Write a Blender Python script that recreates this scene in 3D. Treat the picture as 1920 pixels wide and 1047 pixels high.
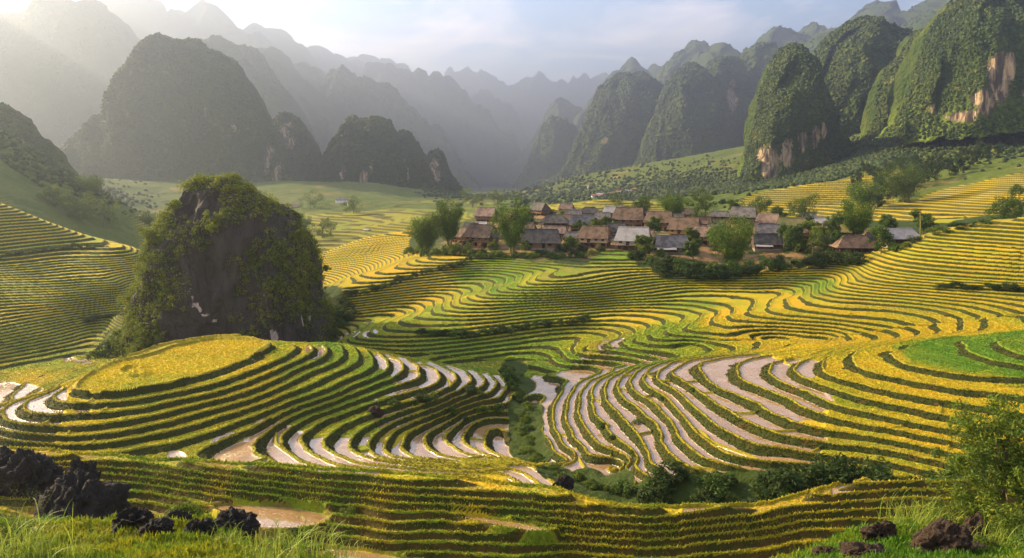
import bpy, math, random
import numpy as np
from math import radians, sin, cos, tan, atan, pi

for _o in list(bpy.data.objects):
    bpy.data.objects.remove(_o)
sc = bpy.context.scene
COL = sc.collection
S = 1.5                      # metres per working unit
F = 1500.0                   # focal length in photo pixels (photo is 1920 wide)
U0, V0 = 960.0, 320.0        # vanishing column and horizon row of the photo

# ------------------------------------------------------------------ camera
cam_d = bpy.data.cameras.new('camera')
cam = bpy.data.objects.new('camera', cam_d)
COL.objects.link(cam)
cam_d.sensor_width = 36.0
cam_d.lens = 36.0 * F / 1920.0
cam_d.shift_y = -(523.5 - V0) / 1920.0
cam_d.clip_start = 0.5
cam_d.clip_end = 60000.0
cam.location = (0, 0, 0)
cam.rotation_euler = (radians(90), 0, 0)
sc.camera = cam

# ------------------------------------------------------------------ sun, sky, exposure
SUN_EL = radians(24.0)
SUN_AZ = radians(62.0)       # to the left of the view direction
sd = (-sin(SUN_AZ) * cos(SUN_EL), cos(SUN_AZ) * cos(SUN_EL), sin(SUN_EL))   # towards the sun
sun_d = bpy.data.lights.new('sun', 'SUN')
sun_d.energy = 5.0
sun_d.angle = radians(0.5)
sun_d.color = (1.0, 0.77, 0.42)
sun = bpy.data.objects.new('sun', sun_d)
COL.objects.link(sun)
sun.rotation_euler = (radians(90) - SUN_EL, 0, math.atan2(sd[0], -sd[1]))
sun.location = (-300, 200, 400)

world = bpy.data.worlds.new('World')
sc.world = world
world.use_nodes = True


def build_world():
    nt = world.node_tree
    nt.nodes.clear()
    N = nt.nodes.new
    out = N('ShaderNodeOutputWorld')
    bg = N('ShaderNodeBackground')
    sky = N('ShaderNodeTexSky')
    sky.sky_type = 'NISHITA'
    sky.sun_disc = False
    sky.sun_elevation = SUN_EL
    sky.sun_rotation = -SUN_AZ
    sky.air_density = 1.0
    sky.dust_density = 0.7
    sky.ozone_density = 2.0
    tc = N('ShaderNodeTexCoord')
    sep = N('ShaderNodeSeparateXYZ')
    nt.links.new(tc.outputs['Generated'], sep.inputs[0])
    # thin high cloud: noise on a plane far overhead, stretched along the wind
    dz = N('ShaderNodeMath'); dz.operation = 'MAXIMUM'; dz.inputs[1].default_value = 0.03
    nt.links.new(sep.outputs['Z'], dz.inputs[0])
    dv = N('ShaderNodeVectorMath'); dv.operation = 'DIVIDE'
    cmb = N('ShaderNodeCombineXYZ')
    for i in range(3):
        nt.links.new(dz.outputs[0], cmb.inputs[i])
    nt.links.new(tc.outputs['Generated'], dv.inputs[0]); nt.links.new(cmb.outputs[0], dv.inputs[1])
    mp = N('ShaderNodeMapping'); mp.inputs['Scale'].default_value = (0.75, 0.42, 0.0)
    mp.inputs['Location'].default_value = (3.1, 1.7, 0.0)
    mp.inputs['Rotation'].default_value = (0, 0, radians(-20))
    nt.links.new(dv.outputs[0], mp.inputs[0])
    nz = N('ShaderNodeTexNoise'); nz.inputs['Scale'].default_value = 1.0
    nz.inputs['Detail'].default_value = 9; nz.inputs['Roughness'].default_value = 0.62
    nz.inputs['Distortion'].default_value = 0.6
    nt.links.new(mp.outputs[0], nz.inputs['Vector'])
    rp = N('ShaderNodeValToRGB')
    rp.color_ramp.elements[0].position = 0.44; rp.color_ramp.elements[0].color = (0, 0, 0, 1)
    rp.color_ramp.elements[1].position = 0.66; rp.color_ramp.elements[1].color = (0.75, 0.75, 0.75, 1)
    nt.links.new(nz.outputs['Fac'], rp.inputs[0])
    mix = N('ShaderNodeMix'); mix.data_type = 'RGBA'
    fade = N('ShaderNodeMapRange'); fade.interpolation_type = 'SMOOTHSTEP'
    fade.inputs['From Min'].default_value = 0.02; fade.inputs['From Max'].default_value = 0.11
    nt.links.new(sep.outputs['Z'], fade.inputs['Value'])
    fm = N('ShaderNodeMath'); fm.operation = 'MULTIPLY'
    nt.links.new(rp.outputs[0], fm.inputs[0]); nt.links.new(fade.outputs[0], fm.inputs[1])
    nt.links.new(fm.outputs[0], mix.inputs[0])
    nt.links.new(sky.outputs[0], mix.inputs[6])
    cl = N('ShaderNodeMix'); cl.data_type = 'RGBA'; cl.blend_type = 'MULTIPLY'; cl.inputs[0].default_value = 0.0
    mix.inputs[7].default_value = (11.5, 9.4, 8.2, 1)
    # milky band low over the valley
    lowb = N('ShaderNodeMapRange'); lowb.interpolation_type = 'SMOOTHSTEP'
    lowb.inputs['From Min'].default_value = 0.17; lowb.inputs['From Max'].default_value = 0.02
    lowb.inputs['To Max'].default_value = 0.65
    nt.links.new(sep.outputs['Z'], lowb.inputs['Value'])
    mix2 = N('ShaderNodeMix'); mix2.data_type = 'RGBA'
    nt.links.new(lowb.outputs[0], mix2.inputs[0]); nt.links.new(mix.outputs[2], mix2.inputs[6])
    mix2.inputs[7].default_value = (8.2, 7.0, 6.0, 1)
    nt.links.new(mix2.outputs[2], bg.inputs[0])
    bg.inputs[1].default_value = 0.062
    nt.links.new(bg.outputs[0], out.inputs[0])


build_world()
sc.view_settings.view_transform = 'Standard'
sc.view_settings.look = 'None'
sc.view_settings.gamma = 1.0
sc.view_settings.exposure = 2.3
sc.cycles.use_denoising = True
sc.cycles.volume_bounces = 0
sc.cycles.max_bounces = 5
sc.cycles.transparent_max_bounces = 8

rng = np.random.default_rng(7)
random.seed(7)


# ------------------------------------------------------------------ helpers
def mesh_from(name, V, Fq=None, Ft=None, mats=(), smooth=False, mat_idx=None):
    """V (n,3); Fq (m,4) quads and/or Ft (k,3) triangles -> mesh datablock"""
    me = bpy.data.meshes.new(name)
    V = np.asarray(V, dtype=np.float32)
    loops, starts, n = [], [], 0
    if Fq is not None and len(Fq):
        Fq = np.asarray(Fq, dtype=np.int32)
        loops.append(Fq.ravel()); starts.append(np.arange(len(Fq), dtype=np.int32) * 4); n = Fq.size
    if Ft is not None and len(Ft):
        Ft = np.asarray(Ft, dtype=np.int32)
        loops.append(Ft.ravel()); starts.append(np.arange(len(Ft), dtype=np.int32) * 3 + n)
    loops = np.concatenate(loops); starts = np.concatenate(starts)
    me.vertices.add(len(V)); me.vertices.foreach_set('co', V.ravel())
    me.loops.add(len(loops)); me.loops.foreach_set('vertex_index', loops)
    me.polygons.add(len(starts)); me.polygons.foreach_set('loop_start', starts)
    if mat_idx is not None:
        me.polygons.foreach_set('material_index', np.asarray(mat_idx, dtype=np.int32))
    me.update(calc_edges=True)
    me.polygons.foreach_set('use_smooth', np.full(len(starts), bool(smooth)))
    for m in mats:
        me.materials.append(m)
    return me


def fattr(me, name, arr, domain='POINT'):
    a = me.attributes.new(name, 'FLOAT', domain)
    a.data.foreach_set('value', np.asarray(arr, dtype=np.float32).ravel())


def link(name, me, parent=None, loc=None):
    o = bpy.data.objects.new(name, me)
    COL.objects.link(o)
    if parent is not None:
        o.parent = parent
    if loc is not None:
        o.location = loc
    return o


def tag(o, label=None, cat=None, group=None, kind=None):
    if label: o['label'] = label
    if cat: o['category'] = cat
    if group: o['group'] = group
    if kind: o['kind'] = kind
    return o


def empty(name, loc=(0, 0, 0), rz=0.0):
    o = bpy.data.objects.new(name, None)
    COL.objects.link(o)
    o.location = loc
    o.rotation_euler = (0, 0, rz)
    o.empty_display_size = 0.5
    return o


def copy_tree(o, parent=None):
    c = o.copy(); COL.objects.link(c); c.parent = parent
    for ch in list(o.children):
        copy_tree(ch, c)
    return c


def _hash(ix, iy, iz, seed):
    h = (ix.astype(np.int64) * 374761393 + iy.astype(np.int64) * 668265263 + iz.astype(np.int64) * 2147483647 + seed * 974711) & 0xFFFFFFFF
    h = ((h ^ (h >> 13)) * 1274126177) & 0xFFFFFFFF
    h = (h ^ (h >> 16)) & 0xFFFFFF
    return h.astype(np.float32) / 0xFFFFFF


def vnoise(p, seed=0):
    p = np.asarray(p, dtype=np.float32)
    i = np.floor(p); f = p - i; f = f * f * (3 - 2 * f)
    i = i.astype(np.int64); r = 0
    for dx in (0, 1):
        wx = f[..., 0] if dx else 1 - f[..., 0]
        for dy in (0, 1):
            wy = f[..., 1] if dy else 1 - f[..., 1]
            for dz_ in (0, 1):
                wz = f[..., 2] if dz_ else 1 - f[..., 2]
                r = r + wx * wy * wz * _hash(i[..., 0] + dx, i[..., 1] + dy, i[..., 2] + dz_, seed)
    return r * 2 - 1


def fbm(p, octaves=4, seed=0, gain=0.5):
    p = np.asarray(p, dtype=np.float32)
    a, s, r = 1.0, 1.0, 0.0
    for k in range(octaves):
        r = r + a * vnoise(p * s, seed + k * 17)
        a *= gain; s *= 2.03
    return r


def sstep(a, b, x):
    t = np.clip((x - a) / (b - a), 0, 1)
    return t * t * (3 - 2 * t)


# ---- small node language for materials
class NT:
    def __init__(self, name):
        self.m = bpy.data.materials.new(name); self.m.use_nodes = True
        self.t = self.m.node_tree; self.t.nodes.clear()
        self.out = self.t.nodes.new('ShaderNodeOutputMaterial')
        self.b = self.t.nodes.new('ShaderNodeBsdfPrincipled')
        self.t.links.new(self.b.outputs[0], self.out.inputs[0])
        self.b.inputs['Specular IOR Level'].default_value = 0.2

    def n(self, k): return self.t.nodes.new(k)

    def put(self, sock, v):
        if hasattr(v, 'node') and hasattr(v, 'links'):
            self.t.links.new(v, sock)
        elif v is not None:
            if hasattr(sock.default_value, '__len__') and not isinstance(v, (int, float)):
                v = tuple(v) + ((1.0,) if len(sock.default_value) == 4 and len(v) == 3 else ())
            sock.default_value = v

    def at(self, name):
        a = self.n('ShaderNodeAttribute'); a.attribute_name = name
        return a.outputs['Fac']

    def m_(self, op, a, b=0.0, c=None, clamp=False):
        x = self.n('ShaderNodeMath'); x.operation = op; x.use_clamp = clamp
        self.put(x.inputs[0], a); self.put(x.inputs[1], b)
        if c is not None: self.put(x.inputs[2], c)
        return x.outputs[0]

    def mix(self, f, a, b, mode='MIX'):
        x = self.n('ShaderNodeMix'); x.data_type = 'RGBA'; x.blend_type = mode
        self.put(x.inputs[0], f); self.put(x.inputs[6], a); self.put(x.inputs[7], b)
        return x.outputs[2]

    def ss(self, lo, hi, x):
        r = self.n('ShaderNodeMapRange'); r.interpolation_type = 'SMOOTHSTEP'
        self.put(r.inputs['Value'], x); self.put(r.inputs['From Min'], lo); self.put(r.inputs['From Max'], hi)
        return r.outputs[0]

    def pos(self):
        return self.n('ShaderNodeNewGeometry').outputs['Position']

    def obj(self):
        return self.n('ShaderNodeTexCoord').outputs['Object']

    def noise(self, vec, scale, detail=3, rough=0.55, dist=0.0, sxyz=None):
        if sxyz is not None:
            mp = self.n('ShaderNodeMapping'); mp.inputs['Scale'].default_value = sxyz
            self.put(mp.inputs[0], vec); vec = mp.outputs[0]
        x = self.n('ShaderNodeTexNoise'); self.put(x.inputs['Vector'], vec)
        x.inputs['Scale'].default_value = scale; x.inputs['Detail'].default_value = detail
        x.inputs['Roughness'].default_value = rough; x.inputs['Distortion'].default_value = dist
        return x.outputs['Fac']

    def voro(self, vec, scale, feat='F1', out='Distance', sxyz=None):
        if sxyz is not None:
            mp = self.n('ShaderNodeMapping'); mp.inputs['Scale'].default_value = sxyz
            self.put(mp.inputs[0], vec); vec = mp.outputs[0]
        x = self.n('ShaderNodeTexVoronoi'); x.feature = feat
        self.put(x.inputs['Vector'], vec); x.inputs['Scale'].default_value = scale
        return x.outputs[out]

    def wn(self, w):
        x = self.n('ShaderNodeTexWhiteNoise'); x.noise_dimensions = '1D'; self.put(x.inputs['W'], w)
        return x.outputs['Value']

    def bump(self, h, strength=0.5, dist=0.1):
        x = self.n('ShaderNodeBump'); x.inputs['Strength'].default_value = strength
        x.inputs['Distance'].default_value = dist
        self.put(x.inputs['Height'], h)
        self.t.links.new(x.outputs[0], self.b.inputs['Normal'])

    def fin(self, color=None, rough=None, spec=None):
        if color is not None: self.put(self.b.inputs['Base Color'], color)
        if rough is not None: self.put(self.b.inputs['Roughness'], rough)
        if spec is not None: self.put(self.b.inputs['Specular IOR Level'], spec)
        return self.m


def unproj(u, v, D):
    """pixel + depth below the camera -> working-unit (X, Y)"""
    Y = D * F / (v - V0)
    return (u - U0) / F * Y, Y
# ------------------------------------------------------------------ the terraced land
STEP = 0.36
DMAX = STEP * 80


def zm(k, ox, oy, pts):
    return [(ox + x / k, oy + y / k) for x, y in pts]


CONT = []                    # (depth below eye, [(u, v) ...]) : each is one level line of the land


def add(D, *parts):
    pts = []
    for p in parts:
        pts += p
    CONT.append((D, pts))


z8 = lambda *p: zm(2.743, 600, 430, p)
z6 = lambda *p: zm(2.0, 960, 600, p)
px = lambda *p: list(p)

# mound of flooded paddies on the left (top field first)
MOUND = [
    [(150,712),(134,727),(134,735),(160,740),(214,740),(267,732),(321,723),(401,697),(480,667),(505,655),(509,648),(496,642)],
    [(125,733),(107,738),(103,748),(115,757),(160,758),(241,754),(294,743),(342,738),(417,724),(500,687),(534,674),(553,661),(556,652),(534,642)],
    [(110,730),(60,751),(55,764),(64,778),(107,778),(187,776),(267,767),(348,748),(428,727),(500,703),(534,688),(583,671),(596,663),(594,655),(583,646)],
    [(27,756),(11,770),(3,783),(11,794),(53,799),(134,803),(214,796),(294,780),(374,759),(500,727),(561,690),(610,669),(617,661),(610,654),(588,646)],
    [(-30,778),(-34,795),(0,806),(53,818),(134,822),(214,815),(294,799),(401,772),(500,746),(561,704),(615,688),(642,671),(651,661),(642,652),(615,642)],
    [(-80,800),(0,822),(40,834),(107,841),(187,834),(267,821),(374,794),(500,753),(561,731),(656,693),(680,680),(682,671),(667,658),(642,644)],
    [(-120,820),(0,843),(214,852),(283,839),(374,820),(500,780),(615,736),(667,712),(710,693),(716,682),(708,669),(683,654)],
    [(480,883),(420,870),(385,858),(372,852),(385,840),(420,822),(468,805),(540,772),(615,750),(675,720),(724,704),(736,688),(732,680),(718,663),(691,652)],
    [(670,899),(602,893),(534,880),(502,861),(491,845),(489,831),(496,815),(507,804),(548,780),(615,758),(697,728),(751,701),(762,690),(756,682),(740,669),(718,660)],
    [(751,896),(643,885),(575,872),(545,856),(533,837),(533,826),(542,810),(569,785),(615,766),(670,753),(737,728),(781,709),(791,701),(789,693),(773,677),(751,666)],
    [(886,893),(751,888),(670,880),(615,866),(588,850),(579,831),(580,820),(596,801),(632,780),(683,763),(724,753),(751,739),(805,726),(827,712),(824,704),(805,685),(778,673)],
    [(886,888),(778,880),(697,875),(656,866),(629,850),(621,834),(626,828),(632,820),(653,801),(697,780),(751,761),(819,742),(856,726),(854,715),(837,693),(805,675)],
    [(859,880),(751,872),(697,861),(659,837),(661,831),(670,815),(697,799),(764,772),(832,753),(878,728),(886,717),(883,709),(859,690),(818,678)],
    [(995,875),(859,877),(778,869),(724,861),(697,848),(689,834),(691,828),(724,807),(751,788),(791,780),(840,761),(886,734),(908,728),(908,715),(897,704),(865,688)],
    [(886,875),(805,866),(751,861),(729,850),(724,834),(726,818),(740,804),(791,788),(840,764),(886,740),(913,742),(935,726),(930,715),(903,693),(886,688)],
    [(913,872),(805,864),(764,856),(754,842),(754,831),(764,810),(791,793),(854,764),(927,753),(951,742),(954,728),(940,709),(913,690)],
    [(967,869),(859,864),(819,856),(805,842),(802,829),(805,812),(819,796),(859,780),(913,761),(957,764),(973,742),(967,726),(940,699),(930,690)],
    [(995,866),(913,861),(873,856),(856,842),(848,820),(851,801),(865,782),(913,770),(950,775)],
    [(960,866),(940,861),(900,853),(881,834),(881,812),(892,796),(913,782)],
]
for i, c in enumerate(MOUND):
    add(STEP * (50 + i), c)

# hill of flooded paddies on the right
RHILL = [
    [(1920,45),(1600,75),(1500,100),(1470,140),(1540,170),(1700,195),(1920,215),(2200,225)],
    [(1340,110),(1300,150),(1330,185),(1450,225),(1650,255),(1920,290),(2200,310)],
    [(1290,105),(1200,135),(1175,180),(1220,215),(1350,260),(1550,300),(1800,330),(1920,345),(2200,365)],
    [(1170,135),(1090,160),(1075,195),(1110,230),(1220,270),(1350,305),(1480,335),(1810,400),(1920,416),(2200,440)],
    [(1130,130),(970,170),(955,200),(1010,240),(1150,300),(1300,350),(1460,385),(1800,450),(1920,470),(2200,500)],
    [(1080,125),(880,145),(840,165),(850,200),(900,240),(1050,310),(1200,370),(1380,410),(1700,470)],
    [(1000,125),(780,140),(710,160),(700,195),(740,240),(880,320),(1050,390),(1200,430),(1310,440)],
    [(900,130),(700,145),(600,175),(590,210),(640,240),(700,290),(850,380),(1000,440),(1150,470)],
    [(800,135),(620,155),(550,190),(545,230),(600,280),(680,340),(760,400),(900,470),(1050,495)],
    [(700,140),(560,165),(495,205),(500,250),(580,310),(650,390),(720,450),(830,520),(960,545)],
    [(650,145),(500,170),(445,210),(450,270),(560,350),(620,440),(680,500),(750,540),(900,570)],
    [(600,150),(450,185),(390,230),(390,280),(470,350),(550,400),(580,480),(660,550),(780,580),(890,590)],
    [(550,155),(400,200),(335,260),(340,320),(440,410),(470,490),(540,560),(650,610),(775,625)],
    [(500,160),(340,215),(285,270),(290,340),(380,430),(430,500),(440,560),(520,622),(640,645)],
    [(450,170),(290,230),(235,300),(250,370),(310,450),(350,530),(400,575),(500,630)],
    [(400,180),(230,250),(205,310),(215,420),(240,510),(330,590),(480,632)],
    [(350,190),(180,255),(160,300),(150,370),(170,450),(230,525),(300,590)],
    [(300,200),(130,260),(90,300),(70,370),(100,450),(180,530)],
]
for i, c in enumerate(RHILL):
    add(STEP * (50 + i), zm(2.0, 960, 600, c))
add(17.2, px((1893,643),(1907,657),(1920,663),(2000,675)))
add(17.75, px((1800,655),(1760,652),(1850,675),(1920,690)))

# village hill and the S-shaped folds below it
add(16.0, z8((660,105),(720,125),(830,125),(930,135),(1080,150),(1190,150),(1260,135),(1320,128),(1380,150),(1500,150),(1640,140)),
    px((1240,485),(1330,497),(1450,495),(1560,490),(1610,494),(1645,508),(1700,518),(1800,527),(1920,533),(2050,540)))
add(17.0, z8((440,160),(520,185),(700,190),(780,175),(810,180),(900,172),(1040,180),(1110,190),(1170,190),(1150,215),(1200,235),(1400,218),(1600,203),(1800,205)),
    px((1290,505),(1400,505),(1500,503),(1570,503),(1590,508),(1600,518),(1600,526),(1650,535),(1750,543),(1850,550),(1920,556),(2050,565)))
add(18.2, z8((140,240),(250,275),(400,280),(520,265),(620,235),(740,225),(900,225),(1000,240),(1030,260),(985,290),(950,300),(1000,322),(1200,322),(1400,310),(1600,295),(1880,262)),
    px((1290,523),(1350,516),(1450,512),(1530,516),(1555,525),(1550,536),(1540,543),(1580,553),(1680,560),(1780,570),(1850,582),(1880,592),(1870,605),(1890,615)))
add(19.1, z8((50,345),(200,345),(330,320),(420,300),(560,290),(700,285),(790,285),(800,310),(770,345),(850,362),(1000,362),(1400,342),(1880,292)),
    px((1290,538),(1380,530),(1450,530),(1500,540),(1500,552),(1490,565),(1530,578),(1600,583),(1680,590),(1740,600),(1770,612),(1750,622),(1760,630)))
add(20.0, z8((60,385),(250,370),(400,345),(520,330),(620,335),(680,350),(680,375),(630,400),(700,420),(900,418),(1100,392),(1500,365),(1880,318)),
    px((1290,558),(1340,560),(1385,570),(1390,580),(1370,590),(1420,600),(1500,605),(1580,612),(1650,622),(1680,632),(1660,640)))
add(20.8, z8((70,420),(200,400),(330,385),(430,385),(500,395),(520,410),(480,448),(560,470),(800,470),(1000,450),(1300,425),(1500,405)),
    px((1230,578),(1290,583),(1318,592),(1310,602),(1262,617),(1290,628),(1340,635),(1420,636),(1500,638),(1560,645)))
add(21.5, z8((80,440),(250,430),(350,425),(400,430),(380,455),(250,510),(330,535),(500,540),(700,535)),
    px((892,622),(1000,607),(1100,603),(1180,598),(1230,603),(1225,618),(1197,633),(1230,645),(1300,652),(1360,655)))
add(22.05, z8((80,550),(160,575),(300,590),(500,585)),
    px((800,645),(892,636),(1000,620),(1080,610),(1150,612),(1190,622),(1180,632),(1147,642),(1180,657),(1240,666)))
add(22.5, px((640,648),(700,657),(760,660),(850,648),(950,637),(1050,625),(1110,622),(1128,630),(1120,645),(1100,660),(1120,673),(1150,682)))
add(22.9, px((800,670),(880,658),(960,650),(1040,642),(1070,650),(1065,668),(1070,680),(1090,693)))
add(23.6, px((850,682),(940,673),(1000,668),(1030,672),(1045,690),(1015,708),(1060,700)))
# upper right hill
add(13.6, px((1665,470),(1720,480),(1800,488),(1920,497),(2050,505)))
add(11.0, px((1730,445),(1790,450),(1850,455),(1920,460),(2050,468)))
add(9.2, px((1830,426),(1880,428),(1920,431),(2050,440)))
add(8.2, px((1895,415),(1920,417),(2000,420)))
# left hillside
zl = lambda *p: zm(2.275, 0, 300, p)
add(24.8, zl((-100,860),(0,845),(150,820),(300,790),(450,740),(520,720)))
add(22.4, zl((-100,755),(0,740),(200,700),(400,660),(580,630)))
add(20.2, zl((-100,630),(0,620),(300,600),(600,580)))
add(17.5, zl((-100,512),(0,510),(200,505),(400,480),(480,490),(560,530)))
add(14.0, zl((-100,400),(0,395),(200,370),(400,350),(520,365)))
add(7.3, px((-60,372),(0,391)))
add(10.0, px((60,408),(88,416)))
add(13.5, px((150,438),(176,447)))
add(15.9, px((246,465),(270,470)))
# foreground bank: rises away from the eye
add(15.7, px((-100,848),(0,850),(150,852),(300,857),(450,874),(600,887),(800,897),(960,905),(1060,925)))
add(16.1, px((-100,868),(100,872),(300,888),(500,907),(600,917),(800,932),(1000,950),(1200,963),(1400,952),(1550,920),(1700,902),(1850,895)))
add(16.5, px((-100,895),(50,895),(175,888),(330,908),(500,924),(700,950),(900,970),(1100,985),(1300,985),(1450,970),(1560,945),(1720,932),(1920,925)))
add(16.9, px((-100,930),(170,938),(300,945),(394,952),(474,958),(560,966),(650,985),(800,1000),(1000,1010),(1200,1015),(1400,1003),(1600,978),(1920,960)))
add(17.25, px((-100,975),(200,995),(400,1013),(600,1012),(800,1035),(1000,1042),(1300,1040),(1600,1020),(1920,1000)))
add(17.6, px((-100,1025),(0,1030),(300,1055),(600,1060),(1000,1085),(1500,1085),(1920,1050)))

PTS = []                      # X, Y, D
for D, c in CONT:
    c = np.array(c, float)
    d = np.r_[0, np.cumsum(np.hypot(*np.diff(c, axis=0).T))]
    n = max(3, int(d[-1] / 26))
    t = np.linspace(0, d[-1], n)
    uu = np.interp(t, d, c[:, 0]); vv = np.interp(t, d, c[:, 1])
    keep = np.ones(n, bool); keep[1:][np.hypot(np.diff(uu), np.diff(vv)) > 60] = False
    X, Y = unproj(uu, vv, D)
    PTS += list(zip(X, Y, np.full(n, D)))
for u, v, D in [(985,760,24.6),(985,800,24.8),(987,840,25.0),(1003,862,25.1),(1060,890,25.2),(1150,918,25.3),
                (1000,715,24.2),(1040,704,24.1),(150,682,24.9),(60,700,24.9),(0,712,24.9),(30,735,24.7),(100,712,24.8),(240,660,24.7),
                (300,690,17.82),(400,660,17.82),(220,710,17.82),(480,645,17.82),(330,662,17.82),(200,690,17.84),(440,650,17.82),
                (230,678,17.85),(320,652,17.85),(420,637,17.85)]:
    X, Y = unproj(u, v, D); PTS.append((X, Y, D))
for u, Y, D in [
        # hidden or off-frame ground
        (350,96,22.0),(200,86,21.5),(350,105,24.5),(60,80,24),(500,97,22.5),(500,106,24.6),(620,98,23.4),(620,107,24.4),(700,99,24.3),
        (850,95,24.5),(300,112,24.8),(450,116,25),(620,120,24),(-100,78,24),(-100,92,24.9),
        (1300,99,23),(1450,101,22.2),(1550,101,21.5),
        (1300,52,24),(1500,50,22.8),(1700,48,21.2),(1900,45,19.5),(2100,45,18),
        (-700,60,19),(-700,110,10),(-1200,80,14),(-1200,140,3),(-300,130,6),(-300,70,22),(-600,160,0),(2700,60,14),(2700,110,7),(2700,170,4),(2300,130,7),
        (200,185,20),(0,180,13),(290,195,22),(400,200,26),(100,215,22),(-200,215,14),
        (950,165,14.6),(1100,160,14.8),(1300,160,15),(1500,155,15),(1600,150,15),(950,200,13.2),(1200,200,13),(1400,190,13.3),(1100,235,12.4),
        (900,230,12.8),(1350,235,12.6),(1600,190,13),(1725,165,13),(1900,150,11),(1900,180,12.5),(1600,230,14.5),(1200,280,20),(900,280,22),(1900,240,12),(2300,200,6),
        (850,165,15.3),(800,175,17.2),(850,210,15),(800,230,19),(765,192,15),(700,197,15.8),(640,193,18),(600,190,20),(600,183,22),(700,183,19.5),
        (760,182,17),(560,205,26),(560,250,32),(700,250,27),(450,250,34),(450,150,30),(500,300,36),(800,300,28),(1200,320,26),(1700,300,16),(200,300,36)]:
    PTS.append(((u - U0) / F * Y, Y, D))
for u in (-900, -300, 0, 200, 420, 560, 700, 900, 1100, 1300, 1480, 1620, 1800, 1920, 2500, 3000):
    side = u < 450 or u > 1500
    for Y in (5, 7, 9.5, 12.5, 15, 17.5, 19.5):
        PTS.append(((u - U0) / F * Y, Y, 2.3 + 0.33 * Y if side else max(2.3 + 0.33 * Y, 0.4847 * Y + 0.2)))
    for Y, D in ((23, 12.0), (27, 14.6), (31, 16.9), (34, 17.9)):
        PTS.append(((u - U0) / F * Y, Y, D if side else D + 0.3))
for u, Y, D in [(-100,46.3,16.7),(0,46.2,16.7),(150,46.1,16.7),(300,45.8,16.7),(450,44.5,16.7),(600,43.5,16.7),(700,43.2,16.7),(800,42.8,16.7),(900,42.3,16.7),(1000,41.6,16.7),(1100,40.5,16.9),
                (1200,39.8,17),(1300,40,17),(1400,40.4,17),(1550,42.3,17),(1700,43.5,17),(1850,44,17)]:
    PTS.append(((u - U0) / F * Y, Y, D))
PTS = np.array(PTS)


class TPS:
    """smoothed thin-plate surface through scattered points, in (bearing, log distance)"""
    def __init__(self, P, lam=1e-3, bk=1.0):
        self.bk = bk
        self.p = np.c_[P[:, 0] / P[:, 1], np.log(P[:, 1]) * bk]
        n = len(P)
        K = self.k(self.p, self.p) + lam * np.eye(n)
        A = np.c_[np.ones(n), self.p]
        M = np.block([[K, A], [A.T, np.zeros((3, 3))]])
        w = np.linalg.solve(M, np.r_[P[:, 2], 0, 0, 0])
        self.w, self.c = w[:n], w[n:]

    @staticmethod
    def k(a, b):
        d2 = ((a[:, None, :] - b[None]) ** 2).sum(-1)
        return 0.5 * d2 * np.log(d2 + 1e-12)

    def __call__(self, tx, ly):
        q = np.c_[tx.ravel(), ly.ravel() * self.bk]
        o = np.empty(len(q))
        for i in range(0, len(q), 4000):
            s = q[i:i + 4000]
            o[i:i + 4000] = self.k(s, self.p) @ self.w + self.c[0] + s @ self.c[1:]
        return o.reshape(tx.shape)


def bicubic(G, fi, fj):
    """Catmull-Rom sampling of grid G at float index arrays fi (rows), fj (cols): separable outer grid"""
    def wts(f, n):
        i = np.clip(np.floor(f).astype(int), 1, n - 3); t = f - i
        w = np.stack([-.5*t**3+t**2-.5*t, 1.5*t**3-2.5*t**2+1, -1.5*t**3+2*t**2+.5*t, .5*t**3-.5*t**2])
        return i, w
    i, wi = wts(fi, G.shape[0]); j, wj = wts(fj, G.shape[1])
    R = sum(wi[a][:, None] * G[i - 1 + a] for a in range(4))
    return sum(R[:, j - 1 + b] * wj[b][None] for b in range(4))


Y_NEAR, Y_FAR = 5.5, 300.0
NR, NCOL = 1420, 1180
_tps = TPS(PTS)
_gi, _gj = 260, 300
_ly0, _ly1 = math.log(Y_NEAR), math.log(Y_FAR)
_cl = np.linspace(_ly0, _ly1, _gi)
_ct = np.linspace(-1.05, 1.05, _gj)
_coarse = _tps(*np.meshgrid(_ct, _cl))           # rows: ln Y, cols: bearing
# rows are denser where terraces stand far off; columns denser inside the view
LY = np.interp(np.linspace(0, 1, NR), [0, 0.09, 0.36, 0.88, 1.0], np.log([Y_NEAR, 30.0, 49.0, 165.0, Y_FAR]))
_c = np.linspace(-1, 1, NCOL)
TX = 0.70 * _c + 0.33 * np.sign(_c) * np.abs(_c) ** 7
BASE = bicubic(_coarse, (LY - _ly0) / (_ly1 - _ly0) * (_gi - 1), (TX + 1.05) / 2.1 * (_gj - 1))
YY = np.exp(LY)[:, None] * np.ones(NCOL)[None]
XX = TX[None] * YY


def soft(points, default, power=2.0):
    """plan-space influence map: points are (u, v-or-None, Y-or-None, radius px, value)"""
    num = np.full(BASE.shape, default * 1e-3); den = np.full(BASE.shape, 1e-3)
    for tx, ly, r, val in points:
        d2 = ((TX[None] - tx) / r) ** 2 + ((LY[:, None] - ly) / (r * 2.2)) ** 2
        w = np.exp(-d2 * 1.5)
        num += w * val; den += w
    return num / den


def pick_base(u, v, y0=None):
    """first point of the land met by the ray through pixel (u, v)"""
    j = np.interp((u - U0) / F, TX, np.arange(NCOL)); j = int(round(j))
    vv = V0 + F * BASE[:, j] / YY[:, j]
    lo = 0 if y0 is None else int(np.searchsorted(LY, math.log(y0)))
    h = np.where(vv[lo:] <= v)[0]
    i = lo + (h[0] if len(h) else NR - 1 - lo)
    return TX[j], LY[i]


def spots(lst):
    out = []
    for u, v, r, val in lst:
        t, l = pick_base(u, v)
        out.append((t, l, r / F, val))
    return out


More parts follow.
